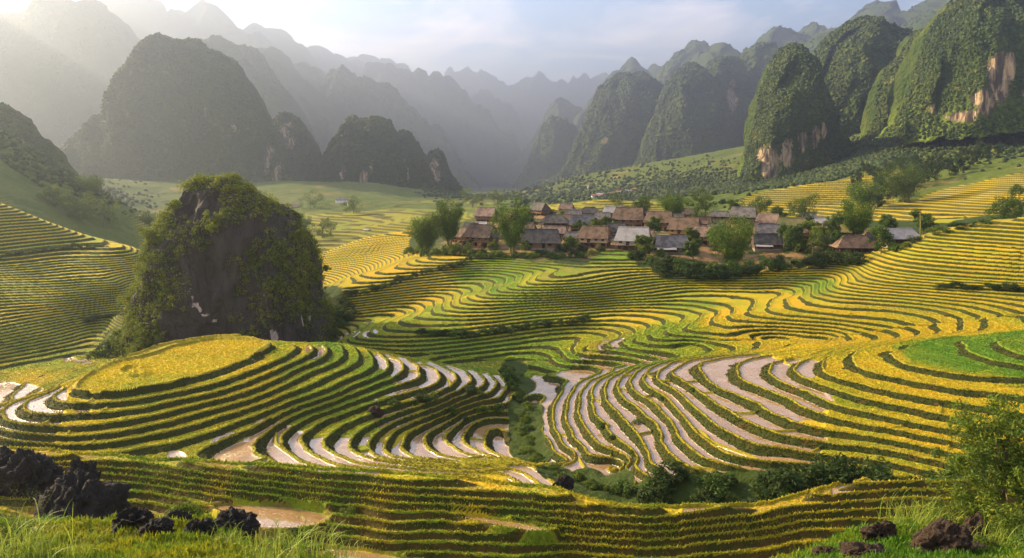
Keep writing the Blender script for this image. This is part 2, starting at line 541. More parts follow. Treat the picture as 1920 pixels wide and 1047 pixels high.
# --- what grows where
WET = soft(spots([
    (60,760,40,1),(90,745,30,1),(20,790,40,1),(160,765,20,.9),(0,810,40,1),(300,655,0.1,0),(230,690,60,0),(300,780,60,.25),(330,690,80,0),(430,670,80,0),(200,720,60,0),
    (200,800,60,.3),(350,810,60,.25),(500,720,40,.1),(600,664,16,1),(560,690,25,0),(520,660,25,0),(640,680,25,0),(680,690,20,0),
    (735,680,18,1),(760,690,18,1),(780,700,20,1),(830,700,25,1),(880,720,25,1),(930,730,25,1),(960,740,25,1),(700,715,20,.2),(650,740,30,.2),
    (600,780,30,.4),(420,850,30,1),(330,855,20,1),(520,830,30,1),(560,860,30,1),(620,850,30,1),(700,860,30,1),(800,850,30,1),(880,830,30,1),(940,850,25,1),(800,880,30,1),(740,770,30,.5),(850,770,30,.8),(930,800,30,1),
    (700,890,30,.9),(600,890,20,.8),(900,890,25,.6),
    (1010,745,30,1),(1040,780,40,1),(1100,720,50,1),(1150,830,60,1),(1200,700,50,1),(1250,760,60,1),(1300,700,40,1),(1350,690,35,1),(1400,690,30,1),(1460,700,30,1),(1350,790,50,1),(1450,760,40,1),(1530,690,15,.9),
    (1520,780,40,.7),(1300,860,40,1),(1600,790,50,.2),(1600,690,40,0),(1650,710,40,0),(1750,680,60,0),(1800,740,60,0),(1850,800,60,0),
    (1015,712,14,1),(1130,630,10,0),(1140,646,14,1),(1160,640,10,1),(640,632,8,1),(660,628,8,1),(695,625,8,1),(620,640,6,1),(720,650,20,0),
    (130,672,14,1),(160,678,14,1),(30,735,26,1),(60,705,22,0),(0,660,40,0),(200,640,30,0),
    (300,940,60,0),(700,950,40,0),(620,1030,40,0),(700,1040,30,.6),(400,920,60,0),(600,910,40,0),(800,915,50,.25),(900,1040,40,0),
    (1000,900,30,.7),(1060,905,16,.6),(1000,960,40,0),(1200,990,60,0),(1430,925,30,.9),(1360,950,30,.7),(1500,920,30,.9),(1600,915,30,.9),(1680,925,30,.8),(1560,955,25,.6),(1300,960,30,.5),(1450,970,30,.2),(1500,1010,60,0),
    (700,480,60,0),(900,560,80,0),(1100,550,80,0),(1300,580,60,0),(1500,560,60,0),(1700,560,80,0),(1000,650,60,0),(1200,640,20,0),(100,550,120,0),(1850,480,100,0),
]), 0.0)
GREEN = soft(spots([
    (350,680,120,.08),(150,720,60,.25),(540,660,30,.55),(560,655,14,.1),(585,655,12,.1),(630,670,30,.8),(690,690,25,1),(350,790,120,.6),(600,720,60,.6),
    (900,540,40,.75),(930,520,25,.7),(980,490,30,.8),(1120,483,40,.8),(1180,480,30,.7),(800,600,50,.6),(700,610,40,.7),(850,560,40,.25),(760,560,50,.2),(650,550,50,.15),(750,500,60,.12),(680,470,60,.1),(900,590,40,.35),
    (1100,510,60,.55),(1000,600,60,.6),(1000,570,60,.55),(1150,560,80,.5),(1000,680,50,.9),(950,660,50,.7),(850,660,50,.8),(1080,630,40,.35),(1150,620,30,.3),(1200,595,30,.2),
    (1230,630,50,.85),(1290,625,40,.7),(1360,600,40,.05),(1300,590,30,.6),(1420,560,40,.3),(1530,545,30,.7),(1500,590,60,.1),(1600,600,60,.15),(1650,560,60,.25),(1700,540,80,.45),(1600,510,30,.35),(1650,490,40,.25),(1750,460,60,.3),(1850,430,40,.4),(1850,500,60,.3),(1880,560,50,.3),(1800,610,60,.15),(1700,625,40,.05),
    (1800,665,60,.95),(1880,650,50,.95),(1900,690,40,.9),(1650,690,30,0),(1750,735,50,0),(1850,760,60,0),(1560,690,20,.1),(1500,690,30,.25),
    (100,550,150,.45),(50,440,80,.45),(150,470,60,.55),(50,600,80,.45),(180,540,60,.45),(150,610,60,.6),(60,680,40,.8),(60,700,30,.1),(120,660,40,.8),
    (300,880,100,.65),(600,925,60,.75),(800,950,60,.6),(300,1000,100,.5),(1000,1030,90,.7),(1300,1030,80,.6),(1100,970,60,.25),(400,915,24,.15),(900,905,60,.2),(1700,1000,100,.7),(1500,950,80,.3),(1300,970,60,.3),(700,1000,40,.3),(150,950,60,.35),
]), 0.4)
# overgrown banks, gullies and village yards: land left unterraced
HEDGE = soft(spots([
    (985,770,16,1),(985,800,16,1),(987,835,16,1),(1003,860,14,1),(1040,885,16,1),(1100,905,20,1),(1150,918,20,1),(965,690,12,.8),(975,720,14,.9),
    (1300,960,40,0),(1500,925,30,0),(1650,915,30,0),(1150,950,40,0),(1780,940,60,.3),
    (1360,500,40,.9),(1300,490,30,1),(1420,500,30,.8),(1480,495,20,.6),(1250,500,14,.6),(1300,520,20,.3),
    (640,620,10,.5),(840,478,8,0),(870,490,12,.5),(1000,474,20,.5),(1400,540,40,0),
    (300,650,40,.6),(215,640,14,.6),
]) + [((u - U0) / F, math.log(Y), r / F, val) for u, Y, r, val in [
    (900,165,45,1),(950,175,45,1),(1000,165,40,1),(1100,163,50,1),(1200,163,50,1),(1300,163,50,1),(1400,165,50,1),(1500,163,50,1),(1600,160,40,1),(1680,168,30,1),(1000,200,70,1),(1200,200,80,1),(1400,200,80,1),(1600,200,60,1),(1720,180,40,1),
    (1000,240,80,1),(1200,240,80,1),(1400,240,80,1),(850,180,30,1),(800,185,24,1),(850,205,30,1),(1850,160,40,1),(1900,190,60,1),(700,190,50,0),
    (1150,150,30,0),(900,150,30,0),(1700,140,30,0),(1550,140,30,0),(1850,135,30,0),(350,115,50,.8),(550,118,50,.8),(450,120,50,.8)]], 0.0)
HB_Y = np.interp(U0 + TX * F, [1120, 1180, 1300, 1400, 1500, 1600, 1700, 1800, 1940, 2600], [61, 59.5, 58.5, 58, 57, 56.3, 55.2, 54, 52.5, 48])
_hb = sstep(0.6, -0.6, YY - HB_Y[None]) * sstep(40.6, 42.2, YY) * sstep(1120, 1200, U0 + TX * F)[None]
HEDGE = np.maximum(HEDGE, _hb)
_pp = np.stack([XX, YY, np.zeros_like(XX)], -1)
HEDGE = sstep(0.42, 0.62, HEDGE + 0.12 * fbm(_pp * 0.35, 3, 5))
WETM = WET + 0.10 * fbm(_pp * 0.25, 2, 9)

# --- quantise the smooth land into terraces
def band(m, r, c):
    b = np.cumsum(np.pad(m, ((r + 1, r), (0, 0)), mode='edge'), 0); m = (b[2*r+1:] - b[:-2*r-1]) / (2*r+1)
    b = np.cumsum(np.pad(m, ((0, 0), (c + 1, c)), mode='edge'), 1); return (b[:, 2*c+1:] - b[:, :-2*c-1]) / (2*c+1)


LEV = (DMAX - BASE) / STEP
FORE = sstep(48.5, 46.5, YY)
LEV = LEV + FORE * (0.60 * fbm(_pp * 0.15 + 3, 2, 23) + 0.12 * fbm(_pp * 0.5, 2, 24))
LEV = LEV + 0.22 * fbm(_pp * 0.07 + 5, 2, 25) * sstep(10, 40, YY) * (1 - np.exp(-((TX + 0.44) / 0.12) ** 2 - ((LY[:, None] - math.log(75)) / 0.25) ** 2))
LEV = LEV + 0.14 * fbm(_pp * 0.20, 2, 21) * sstep(10, 40, YY) + 0.05 * fbm(_pp * 0.8, 2, 22)
dY = np.gradient(YY, axis=0); dLY = np.gradient(LEV, axis=0)
gx_ = np.gradient(LEV, axis=1) / np.gradient(XX, axis=1)
gy_ = dLY / dY - gx_ * TX[None]          # rows run along rays: take out the sideways part
GRAD = np.hypot(gx_, gy_)
GRAD = band(GRAD, 3, 3)
_L16 = (DMAX - 15.7) / STEP                  # above the village level the far terraces are taller and wider
FQ = np.where(YY < 46.8, 1.75, np.where(YY > 99.5, np.where(LEV > _L16, 0.72, 1.25), 1.0))          # the foreground bank is cut into lower, closer steps
LEV = np.where((YY > 99.5) & (LEV > _L16), _L16 * 1.25 + (LEV - _L16) * 0.72, LEV * FQ)


def lev_z(q):
    """height of quantised level q, the inverse of the stretch above"""
    far_ = YY > 99.5
    raw = np.where(far_ & (q > _L16 * 1.25), _L16 + (q - _L16 * 1.25) / 0.72, q / np.where(YY < 46.8, 1.75, np.where(far_, 1.25, 1.0)))
    return -DMAX + STEP * raw


GM = 1.0 / np.clip(GRAD * FQ, 0.06, 20.0)   # plan metres (working units) per terrace level
fl = np.floor(LEV); t = LEV - fl
w_r = np.minimum(0.42 * GM, np.clip(np.where(YY > 106, 0.29, np.where(YY < 46.8, 0.27, 0.35)) * GM, np.maximum(0.20, 0.0030 * YY), 0.95))
ramp = sstep(1 - w_r / GM, 1.0, t)
lip_d = t * GM
# the golden field on top of the left hill is one level plot
_pl = np.array([unproj(u_, v_, 18.0) for u_, v_ in MOUND[0] + [(480, 634), (420, 630), (330, 640), (250, 665)]])
_in = np.zeros(XX.shape, bool)
for k_ in range(len(_pl)):
    a_, b_ = _pl[k_], _pl[(k_ + 1) % len(_pl)]
    _in ^= ((a_[1] > YY) != (b_[1] > YY)) & (XX < (b_[0] - a_[0]) * (YY - a_[1]) / (b_[1] - a_[1] + 1e-9) + a_[0])
LEV = np.where(_in, np.clip(LEV, 30.02, 30.55), LEV); fl = np.floor(LEV); t = LEV - fl
# cross bunds that part a terrace into plots
_n2 = 1.15 * fbm(_pp * 0.075 + 11, 2, 51)
_gn = np.hypot(np.gradient(_n2, axis=1) / np.gradient(XX, axis=1), np.gradient(_n2, axis=0) / dY)
_fr = np.mod(_n2 + np.mod(fl * 0.618034, 1.0) * 1.0, 1.0)
XB = np.abs(_fr - 0.5) / np.clip(_gn, 0.04, 9)
XB = np.where((YY > 45) & (YY < 108) & (GM > 0.9), XB, 9.0)
XB = np.where(np.exp(-((TX + 0.44) / 0.13) ** 2 - ((LY[:, None] - math.log(75)) / 0.22) ** 2) > 0.4, 9.0, XB)
wetm = sstep(0.45, 0.55, WETM)
lipw = np.minimum(0.30, 0.25 * GM)
lip_h = (0.12 + 0.07 * wetm - 0.02 * FORE) * (1 - sstep(lipw * 0.55, lipw, np.minimum(lip_d, XB + 0.12)))
crop_h = (1 - wetm) * 0.10 * sstep(0.0, 0.3, lip_d) * sstep(46, 56, YY)
ZT = lev_z(fl + ramp) + (1 - ramp) * (lip_h + crop_h)
ZS = -BASE
HZ = np.maximum(HEDGE, sstep(200, 215, YY))
ZG = ZT * (1 - HEDGE) + (ZS - 0.1 + 0.12 * fbm(_pp * 0.9, 3, 3)) * HEDGE
tread = (1 - ramp)


def carve(poly, D, extra=0.16):
    """a level flooded plot inside the outline, held by a low bund"""
    global ZG
    p = np.array([on_ground(u, v, 30) for u, v in poly])
    D = float(np.mean([samp(BASE, a_[0], a_[1]) for a_ in p]))
    r0, r1 = np.searchsorted(LY, [math.log(p[:, 1].min() - 2), math.log(p[:, 1].max() + 2)])
    x, y = XX[r0:r1], YY[r0:r1]
    inside = np.zeros(x.shape, bool); dist = np.full(x.shape, 9.0)
    for k in range(len(p)):
        a_, b_ = p[k], p[(k + 1) % len(p)]
        hit = ((a_[1] > y) != (b_[1] > y)) & (x < (b_[0] - a_[0]) * (y - a_[1]) / (b_[1] - a_[1] + 1e-9) + a_[0])
        inside ^= hit
        ab = b_ - a_; t_ = np.clip(((x - a_[0]) * ab[0] + (y - a_[1]) * ab[1]) / (ab @ ab), 0, 1)
        dist = np.minimum(dist, np.hypot(x - a_[0] - t_ * ab[0], y - a_[1] - t_ * ab[1]))
    sd_ = np.where(inside, -dist, dist)
    flat = sstep(0.12, 0.0, sd_)
    bund = sstep(0.0, 0.10, sd_) * sstep(0.42, 0.22, sd_)
    z = ZG[r0:r1]
    z = np.where(sd_ < 0.42, np.maximum(z, -D + extra) * bund + z * (1 - bund), z)
    ZG[r0:r1] = z * (1 - flat) - D * flat
    LEV[r0:r1] = np.where(sd_ < 0.06, np.floor(LEV[r0:r1]) + 0.45, LEV[r0:r1])
    GM[r0:r1] = np.where(sd_ < 0.06, 6.0, GM[r0:r1])
    WETM[r0:r1] = np.where(sd_ < -0.05, 1.0, np.where(sd_ < 1.2, 0.0, WETM[r0:r1]))


ZG = ZG + (0.035 * fbm(_pp * 2.1, 2, 31) * (1 - wetm * tread)) * sstep(4, 20, YY)

def ground_z(X, Y, smooth=False):
    """height of the land (working units) under plan point X, Y"""
    i = np.interp(np.log(Y), LY, np.arange(NR)); j = np.interp(np.asarray(X) / Y, TX, np.arange(NCOL))
    i0 = np.clip(np.floor(i).astype(int), 0, NR - 2); j0 = np.clip(np.floor(j).astype(int), 0, NCOL - 2)
    a, b = i - i0, j - j0
    G = ZS if smooth else ZG
    return (G[i0, j0] * (1 - a) + G[i0 + 1, j0] * a) * (1 - b) + (G[i0, j0 + 1] * (1 - a) + G[i0 + 1, j0 + 1] * a) * b


def samp(G, X, Y):
    i = np.clip(np.rint(np.interp(np.log(Y), LY, np.arange(NR))).astype(int), 0, NR - 1)
    j = np.clip(np.rint(np.interp(np.asarray(X) / Y, TX, np.arange(NCOL))).astype(int), 0, NCOL - 1)
    return G[i, j]


def on_ground(u, v, y0=None):
    """plan point (working units) of the land at pixel (u, v); y0 = look only beyond this distance"""
    t_, l_ = pick_base(u, v, y0)
    Y = math.exp(l_)
    return t_ * Y, Y


carve([(402,950),(440,942),(500,941),(560,945),(605,956),(622,970),(602,990),(560,1005),(500,1007),(450,988),(418,970)], 16.75)
carve([(848,957),(900,962),(960,977),(1035,1003),(1000,1009),(930,992),(880,974)], 16.7, .1)
carve([(605,1024),(680,1030),(760,1047),(800,1065),(640,1060)], 17.3, .1)


def grid_faces(nr, nc):
    a = np.arange(nr * nc, dtype=np.int32).reshape(nr, nc)
    return np.stack([a[:-1, :-1], a[:-1, 1:], a[1:, 1:], a[1:, :-1]], -1).reshape(-1, 4)


def m_terrace():
    q = NT('terrace')
    L, G, wet, gr, hd = (q.at(k) for k in ('lev', 'gm', 'wet', 'grn', 'hedge'))
    P = q.pos()
    t = q.m_('FRACT', L); idx = q.m_('FLOOR', L)
    dl = q.m_('MULTIPLY', t, G)
    db = q.m_('MULTIPLY', q.m_('SUBTRACT', 1.0, t), G)
    nf = q.noise(P, 5.0, 4, 0.7)
    nm = q.noise(P, 0.55, 4, 0.6)
    nl = q.noise(P, 0.09, 3, 0.5)
    # plots along one terrace differ: level number + slow noise
    plot = q.wn(q.m_('ADD', q.m_('MULTIPLY', idx, 7.31), q.m_('FLOOR', q.m_('MULTIPLY', nl, 9.0))))
    g2 = q.m_('ADD', gr, q.m_('MULTIPLY', q.m_('SUBTRACT', plot, 0.5), q.m_('ADD', 0.55, q.m_('MULTIPLY', q.at('fore'), 0.2))), clamp=True)
    g2 = q.m_('ADD', g2, q.m_('MULTIPLY', q.m_('SUBTRACT', nm, 0.5), 0.10), clamp=True)
    r = q.n('ShaderNodeValToRGB'); e = r.color_ramp.elements
    e[0].position = 0.0; e[0].color = (0.47, 0.285, 0.010, 1)
    e[1].position = 1.0; e[1].color = (0.070, 0.165, 0.010, 1)
    x = e.new(0.25); x.color = (0.42, 0.31, 0.012, 1)
    x = e.new(0.55); x.color = (0.23, 0.26, 0.012, 1)
    q.put(r.inputs[0], g2)
    crop = q.mix(q.m_('MULTIPLY', q.ss(0.35, 0.75, nf), 0.45), r.outputs[0], (0.14, 0.12, 0.01))
    crop = q.mix(q.m_('MULTIPLY', q.ss(0.62, 0.8, q.wn(q.m_('ADD', idx, q.m_('FLOOR', q.m_('MULTIPLY', nl, 6.0))))), 0.4), crop, (0.20, 0.13, 0.035))
    # wet paddies: muddy water with stubble
    stub = q.m_('MULTIPLY', q.ss(0.56, 0.68, nf), q.ss(0.42, 0.62, q.noise(P, 0.3, 3)))
    mud = q.mix(q.m_('ADD', q.m_('MULTIPLY', nm, 0.5), q.m_('MULTIPLY', plot, 0.5)), (0.20, 0.112, 0.040), (0.34, 0.205, 0.090))
    mud = q.mix(stub, mud, (0.10, 0.075, 0.02))
    wmask = q.ss(0.48, 0.52, q.m_('ADD', wet, q.m_('MULTIPLY', q.m_('SUBTRACT', plot, 0.5), 0.25)))
    crop = q.mix(q.m_('MULTIPLY', q.at('fore'), q.m_('MULTIPLY', q.ss(0.42, 0.62, q.m_('ADD', nm, q.m_('MULTIPLY', q.m_('SUBTRACT', plot, 0.5), 0.4))), 0.8)), crop, q.mix(nf, (0.10, 0.06, 0.02), (0.26, 0.16, 0.035)))
    tread = q.mix(wmask, crop, mud)
    # grassy lip and bank
    lipw = q.m_('ADD', 0.34, q.m_('MULTIPLY', nf, 0.22))
    lip = q.m_('SUBTRACT', 1.0, q.ss(q.m_('MULTIPLY', lipw, 0.8), lipw, q.m_('MINIMUM', dl, q.m_('ADD', q.at('xb'), 0.16))))
    lipc = q.mix(nf, (0.12, 0.120, 0.010), (0.38, 0.28, 0.014))
    lipc = q.mix(q.ss(0.3, 0.8, gr), lipc, q.mix(nf, (0.06, 0.13, 0.008), (0.20, 0.25, 0.014)))
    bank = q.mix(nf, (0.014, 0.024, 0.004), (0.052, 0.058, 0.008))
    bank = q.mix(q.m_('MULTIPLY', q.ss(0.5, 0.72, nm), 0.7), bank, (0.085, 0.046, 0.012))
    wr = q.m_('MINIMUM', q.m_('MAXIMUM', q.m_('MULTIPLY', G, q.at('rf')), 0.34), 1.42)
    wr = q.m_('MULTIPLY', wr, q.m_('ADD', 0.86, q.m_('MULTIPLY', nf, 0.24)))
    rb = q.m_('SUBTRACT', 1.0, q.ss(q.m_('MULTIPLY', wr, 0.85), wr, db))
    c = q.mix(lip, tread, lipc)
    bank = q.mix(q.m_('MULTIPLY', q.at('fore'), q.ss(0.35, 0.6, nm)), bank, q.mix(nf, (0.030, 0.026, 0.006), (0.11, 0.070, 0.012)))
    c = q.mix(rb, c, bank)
    earth = q.mix(nf, (0.014, 0.028, 0.005), (0.050, 0.070, 0.009))
    earth = q.mix(q.m_('MULTIPLY', q.at('yard'), q.ss(0.40, 0.58, q.noise(P, 0.22, 3))), earth, (0.22, 0.13, 0.06))
    c = q.mix(hd, c, earth)
    water = q.m_('MULTIPLY', wmask, q.m_('MULTIPLY', q.m_('SUBTRACT', 1.0, lip), q.m_('MULTIPLY', q.m_('SUBTRACT', 1.0, rb), q.m_('SUBTRACT', 1.0, hd))))
    water = q.m_('MULTIPLY', water, q.m_('SUBTRACT', 1.0, q.m_('MULTIPLY', stub, 0.8)))
    dry = q.m_('SUBTRACT', 1.0, water)
    q.fin(c, q.m_('ADD', 0.08, q.m_('MULTIPLY', dry, 0.75)), q.m_('ADD', 0.10, q.m_('MULTIPLY', water, 0.55)))
    q.put(q.b.inputs['IOR'], q.m_('ADD', 1.45, q.m_('MULTIPLY', water, 0.45)))
    h = q.m_('MULTIPLY', q.m_('ADD', nf, q.m_('MULTIPLY', q.voro(P, 3.0), 0.6)), dry)
    q.bump(h, 0.55, 0.25)
    return q.m


YARD = soft([((u - U0) / F, math.log(Y), r / F, 1.0) for u, Y, r in [
    (900,165,40),(1150,162,40),(1250,160,30),(1310,160,30),(1450,162,40),(1600,160,40),(1000,165,40),(1200,190,80),(1000,195,60),(1400,195,80),(1850,150,20)]], 0.0)
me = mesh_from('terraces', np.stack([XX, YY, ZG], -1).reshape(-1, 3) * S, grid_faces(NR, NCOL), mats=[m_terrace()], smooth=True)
fattr(me, 'lev', LEV); fattr(me, 'gm', GM * S); fattr(me, 'wet', WETM); fattr(me, 'grn', np.clip(GREEN + 0.1 * fbm(_pp * 0.1, 2, 41), 0, 1))
fattr(me, 'xb', XB * S); fattr(me, 'hedge', HEDGE); fattr(me, 'yard', YARD); fattr(me, 'fore', FORE); fattr(me, 'rf', np.where(YY > 106, 0.28, np.where(YY < 46.8, 0.25, 0.34)))
tag(link('terraced_ground', me), kind='structure')
# ------------------------------------------------------------------ far hillsides and valley floor
HP = np.array([
    # right: yellow fields and green slopes climbing to the crags
    (1640,410,232),(1700,418,215),(1780,378,260),(1850,352,272),(1920,330,285),(1920,385,235),(2100,300,290),(1800,410,222),
    (1500,402,262),(1450,380,300),(1550,348,335),(1600,333,360),(1665,327,385),(1640,370,300),(1560,390,275),
    (1700,340,340),(1760,320,350),(1850,300,370),(1920,285,380),(2100,250,400),
    (1620,310,440),(1750,290,420),(1800,250,460),(1920,215,480),(2100,180,480),(1500,342,480),(1400,362,440),(1300,378,420),(1200,380,460),
    (1400,345,540),(1250,350,600),(1300,330,650),(1180,350,640),(1150,340,800),(1100,330,900),(1620,260,560),(1500,300,600),(1920,160,560),(2100,100,600),
    (1350,300,760),(1250,310,800),(2400,100,500),(2400,250,300),
    # middle: little terraced dome behind the village, then the floor
    (1050,396,300),(1160,396,300),(1060,384,330),(1110,376,345),(1160,384,330),(1110,392,300),(1110,390,420),(940,398,300),(1250,398,300),(1000,388,420),(900,385,520),
    (900,372,800),(960,368,1000),(1030,360,800),(900,362,1500),(960,352,3000),(960,344,6000),(300,350,3000),(1700,350,3000),(0,350,6000),(1920,344,6000),(1140,362,720),
    # left: fields under the left massif
    (600,474,262),(700,446,282),(760,438,290),(560,446,300),(620,425,340),(650,402,400),(700,415,360),(740,412,380),(800,394,440),(850,376,560),(560,380,520),(640,378,500),(700,385,480),
    (480,420,420),(450,400,520),(400,440,340),(330,440,330),(300,420,420),(200,420,400),(680,345,720),(600,345,700),(780,360,680),(550,352,620),
    # left: dark green slope with trees
    (0,245,262),(60,285,266),(110,318,262),(150,345,258),(200,375,255),(250,410,250),(300,443,250),(0,300,235),(0,345,215),(60,335,235),(100,370,230),(150,400,228),(200,430,228),(50,390,205),(-100,340,200),(-100,250,230),
    (0,330,360),(100,380,360),(-100,300,360),(200,410,340),(-400,200,260),(-400,330,180),(-700,200,240),
    (0,300,520),(100,330,560),(-300,250,520),
], float)
HX = (HP[:, 0] - U0) / F * HP[:, 2]; HY = HP[:, 2]; HD = (HP[:, 1] - V0) * HP[:, 2] / F
ext = [((u - U0) / F * Y, Y, D) for u, Y, D in [(300,150,42),(700,150,42),(1100,150,36),(1500,150,32),(1800,160,28),(2300,160,24),(0,150,30),(-500,150,30),(700,210,36),(1100,210,34),(1500,210,24),
        (-700,1000,30),(-700,3000,60),(2700,1000,30),(2700,3000,60),(-800,6000,100),(2800,6000,100),(960,9000,140),(500,225,36)]]
P2 = np.vstack([np.c_[HX, HY, HD], np.array(ext)])
# interpolate the slope (depth / distance) so near and far weigh alike
_P2 = P2.copy(); _P2[:, 2] = P2[:, 2] / P2[:, 1]
tps2 = TPS(_P2, lam=1e-3)
R2, C2 = 760, 820
LY2 = np.linspace(math.log(150), math.log(9000), R2)
LY2 = np.concatenate([np.linspace(math.log(150), math.log(700), 520), np.linspace(math.log(700), math.log(9000), R2 - 519)[1:]])
TX2 = np.linspace(-1.15, 1.15, C2)
_g2 = tps2(*np.meshgrid(np.linspace(-1.15, 1.15, 120), np.linspace(math.log(150), math.log(9000), 140)))
B2 = bicubic(_g2, (LY2 - math.log(150)) / math.log(60) * 139, (TX2 + 1.15) / 2.3 * 119)
Y2 = np.exp(LY2)[:, None] * np.ones(C2)[None]; X2 = TX2[None] * Y2
B2 = B2 * Y2
p2 = np.stack([X2, Y2, 0 * X2], -1)
B2 = B2 - 2.2 * fbm(p2 * 0.012, 3, 61) * sstep(300, 420, Y2) - 0.5 * fbm(p2 * 0.05, 3, 62)


def soft2(pts, default):
    num = np.full(B2.shape, default * 1e-3); den = np.full(B2.shape, 1e-3)
    for u, Y, r, val in pts:
        d2 = ((TX2[None] - (u - U0) / F) / (r / F)) ** 2 + ((LY2[:, None] - math.log(Y)) / (r / F * 2.4)) ** 2
        w = np.exp(-1.5 * d2); num += w * val; den += w
    return num / den


FLD = soft2([(1700,225,60,1),(1780,245,60,1),(1850,250,70,1),(1920,260,60,1),(1640,232,40,1),(2000,250,60,1),
             (1480,285,50,1),(1550,300,60,1),(1600,340,50,1),(1650,370,40,1),(1530,262,50,1),(1620,290,50,.8),
             (1720,310,30,0),(1780,330,36,0),(1850,330,50,0),(1700,290,20,0),(1920,340,50,0),(1750,420,70,0),(1850,450,80,0),(1920,450,80,0),
             (1110,330,60,1),(1060,315,40,1),(1160,315,40,1),(1110,400,60,0),(1300,430,80,0),(1400,480,80,0),
             (600,265,50,1),(700,285,70,1),(650,330,60,.9),(720,370,70,.9),(560,300,60,.8),(760,300,60,1),(480,400,60,.5),(640,450,40,.3),(640,520,60,0),(850,500,60,.5),(900,700,80,.4),
             (300,250,30,.9),(260,245,30,.6),(0,240,80,.25),(100,235,60,0),(200,240,40,.2),(0,200,40,.6)], 0.0)
GOLD = soft2([(1700,225,60,1),(1780,245,60,1),(1900,255,70,1),(1550,300,80,.8),(1640,360,40,.9),(1110,330,60,.5),(700,290,100,.35),(650,340,80,.3),(1800,440,80,.45),(1900,440,80,.6),(1650,450,60,.1),(1350,560,100,.35),(1200,700,100,.3),(0,240,100,.15),(300,250,40,.3)], 0.15)
FLD = sstep(0.4, 0.6, FLD + 0.12 * fbm(p2 * 0.03, 3, 63))
ST2 = 0.62
L2 = (80 - B2) / ST2 + 0.25 * fbm(p2 * 0.05, 2, 64)
gx2 = np.gradient(L2, axis=1) / np.gradient(X2, axis=1)
gy2 = np.gradient(L2, axis=0) / np.gradient(Y2, axis=0) - gx2 * TX2[None]
G2 = 1.0 / np.clip(np.hypot(gx2, gy2), 0.03, 10)
t2 = L2 - np.floor(L2)
w2 = np.clip(0.34 * G2, 0.3, 1.2)
rp2 = sstep(1 - w2 / G2, 1, t2)
Z2 = (-80 + ST2 * (np.floor(L2) + rp2)) * FLD + (-B2) * (1 - FLD)
Z2 = Z2 + (1 - FLD) * 0.5 * fbm(p2 * 0.22, 3, 65)


def hill_z(X, Y):
    i = np.clip(np.rint(np.interp(np.log(Y), LY2, np.arange(R2))).astype(int), 0, R2 - 1)
    j = np.clip(np.rint(np.interp(np.asarray(X) / Y, TX2, np.arange(C2))).astype(int), 0, C2 - 1)
    return Z2[i, j]


def hill_pick(u, v, y0):
    j = int(round(np.interp((u - U0) / F, TX2, np.arange(C2))))
    vv = V0 - F * Z2[:, j] / Y2[:, j]
    lo = int(np.searchsorted(LY2, math.log(y0)))
    h = np.where(vv[lo:] <= v)[0]
    i = lo + (h[0] if len(h) else R2 - 1 - lo)
    return TX2[j] * Y2[i, j], Y2[i, j]


def m_hills():
    q = NT('hillside')
    L, G, fld, gold = (q.at(k) for k in ('lev', 'gm', 'fld', 'gold'))
    P = q.pos()
    t = q.m_('FRACT', L)
    nf = q.noise(P, 0.9, 4, 0.65); nm = q.noise(P, 0.06, 5, 0.6); ns = q.noise(P, 0.016, 4, 0.6)
    scrub = q.mix(nf, (0.020, 0.042, 0.008), (0.085, 0.125, 0.014))
    grass = q.mix(nf, (0.040, 0.072, 0.010), (0.11, 0.125, 0.014))
    veg = q.mix(q.ss(0.42, 0.60, q.m_('ADD', nm, q.m_('MULTIPLY', gold, 0.35))), scrub, grass)
    veg = q.mix(q.m_('MULTIPLY', q.ss(0.56, 0.70, ns), 0.8), veg, (0.24, 0.15, 0.05))
    crop = q.mix(q.m_('ADD', gold, q.m_('MULTIPLY', q.m_('SUBTRACT', q.wn(q.m_('FLOOR', L)), 0.5), 0.35), clamp=True), (0.10, 0.16, 0.012), (0.46, 0.32, 0.012))
    crop = q.mix(q.m_('MULTIPLY', nf, 0.35), crop, (0.10, 0.10, 0.01))
    rb = q.ss(0.58, 0.70, t)
    crop = q.mix(rb, crop, q.mix(nf, (0.04, 0.05, 0.008), (0.13, 0.10, 0.014)))
    c = q.mix(fld, veg, crop)
    q.fin(c, 0.9, 0.1)
    q.bump(q.m_('ADD', nf, q.m_('MULTIPLY', q.voro(P, 0.5), 0.8)), 0.5, 0.8)
    return q.m


me = mesh_from('hills', np.stack([X2, Y2, Z2], -1).reshape(-1, 3) * S, grid_faces(R2, C2), mats=[m_hills()], smooth=True)
fattr(me, 'lev', L2); fattr(me, 'gm', G2 * S); fattr(me, 'fld', FLD); fattr(me, 'gold', GOLD)
tag(link('valley_hillsides', me), kind='structure')


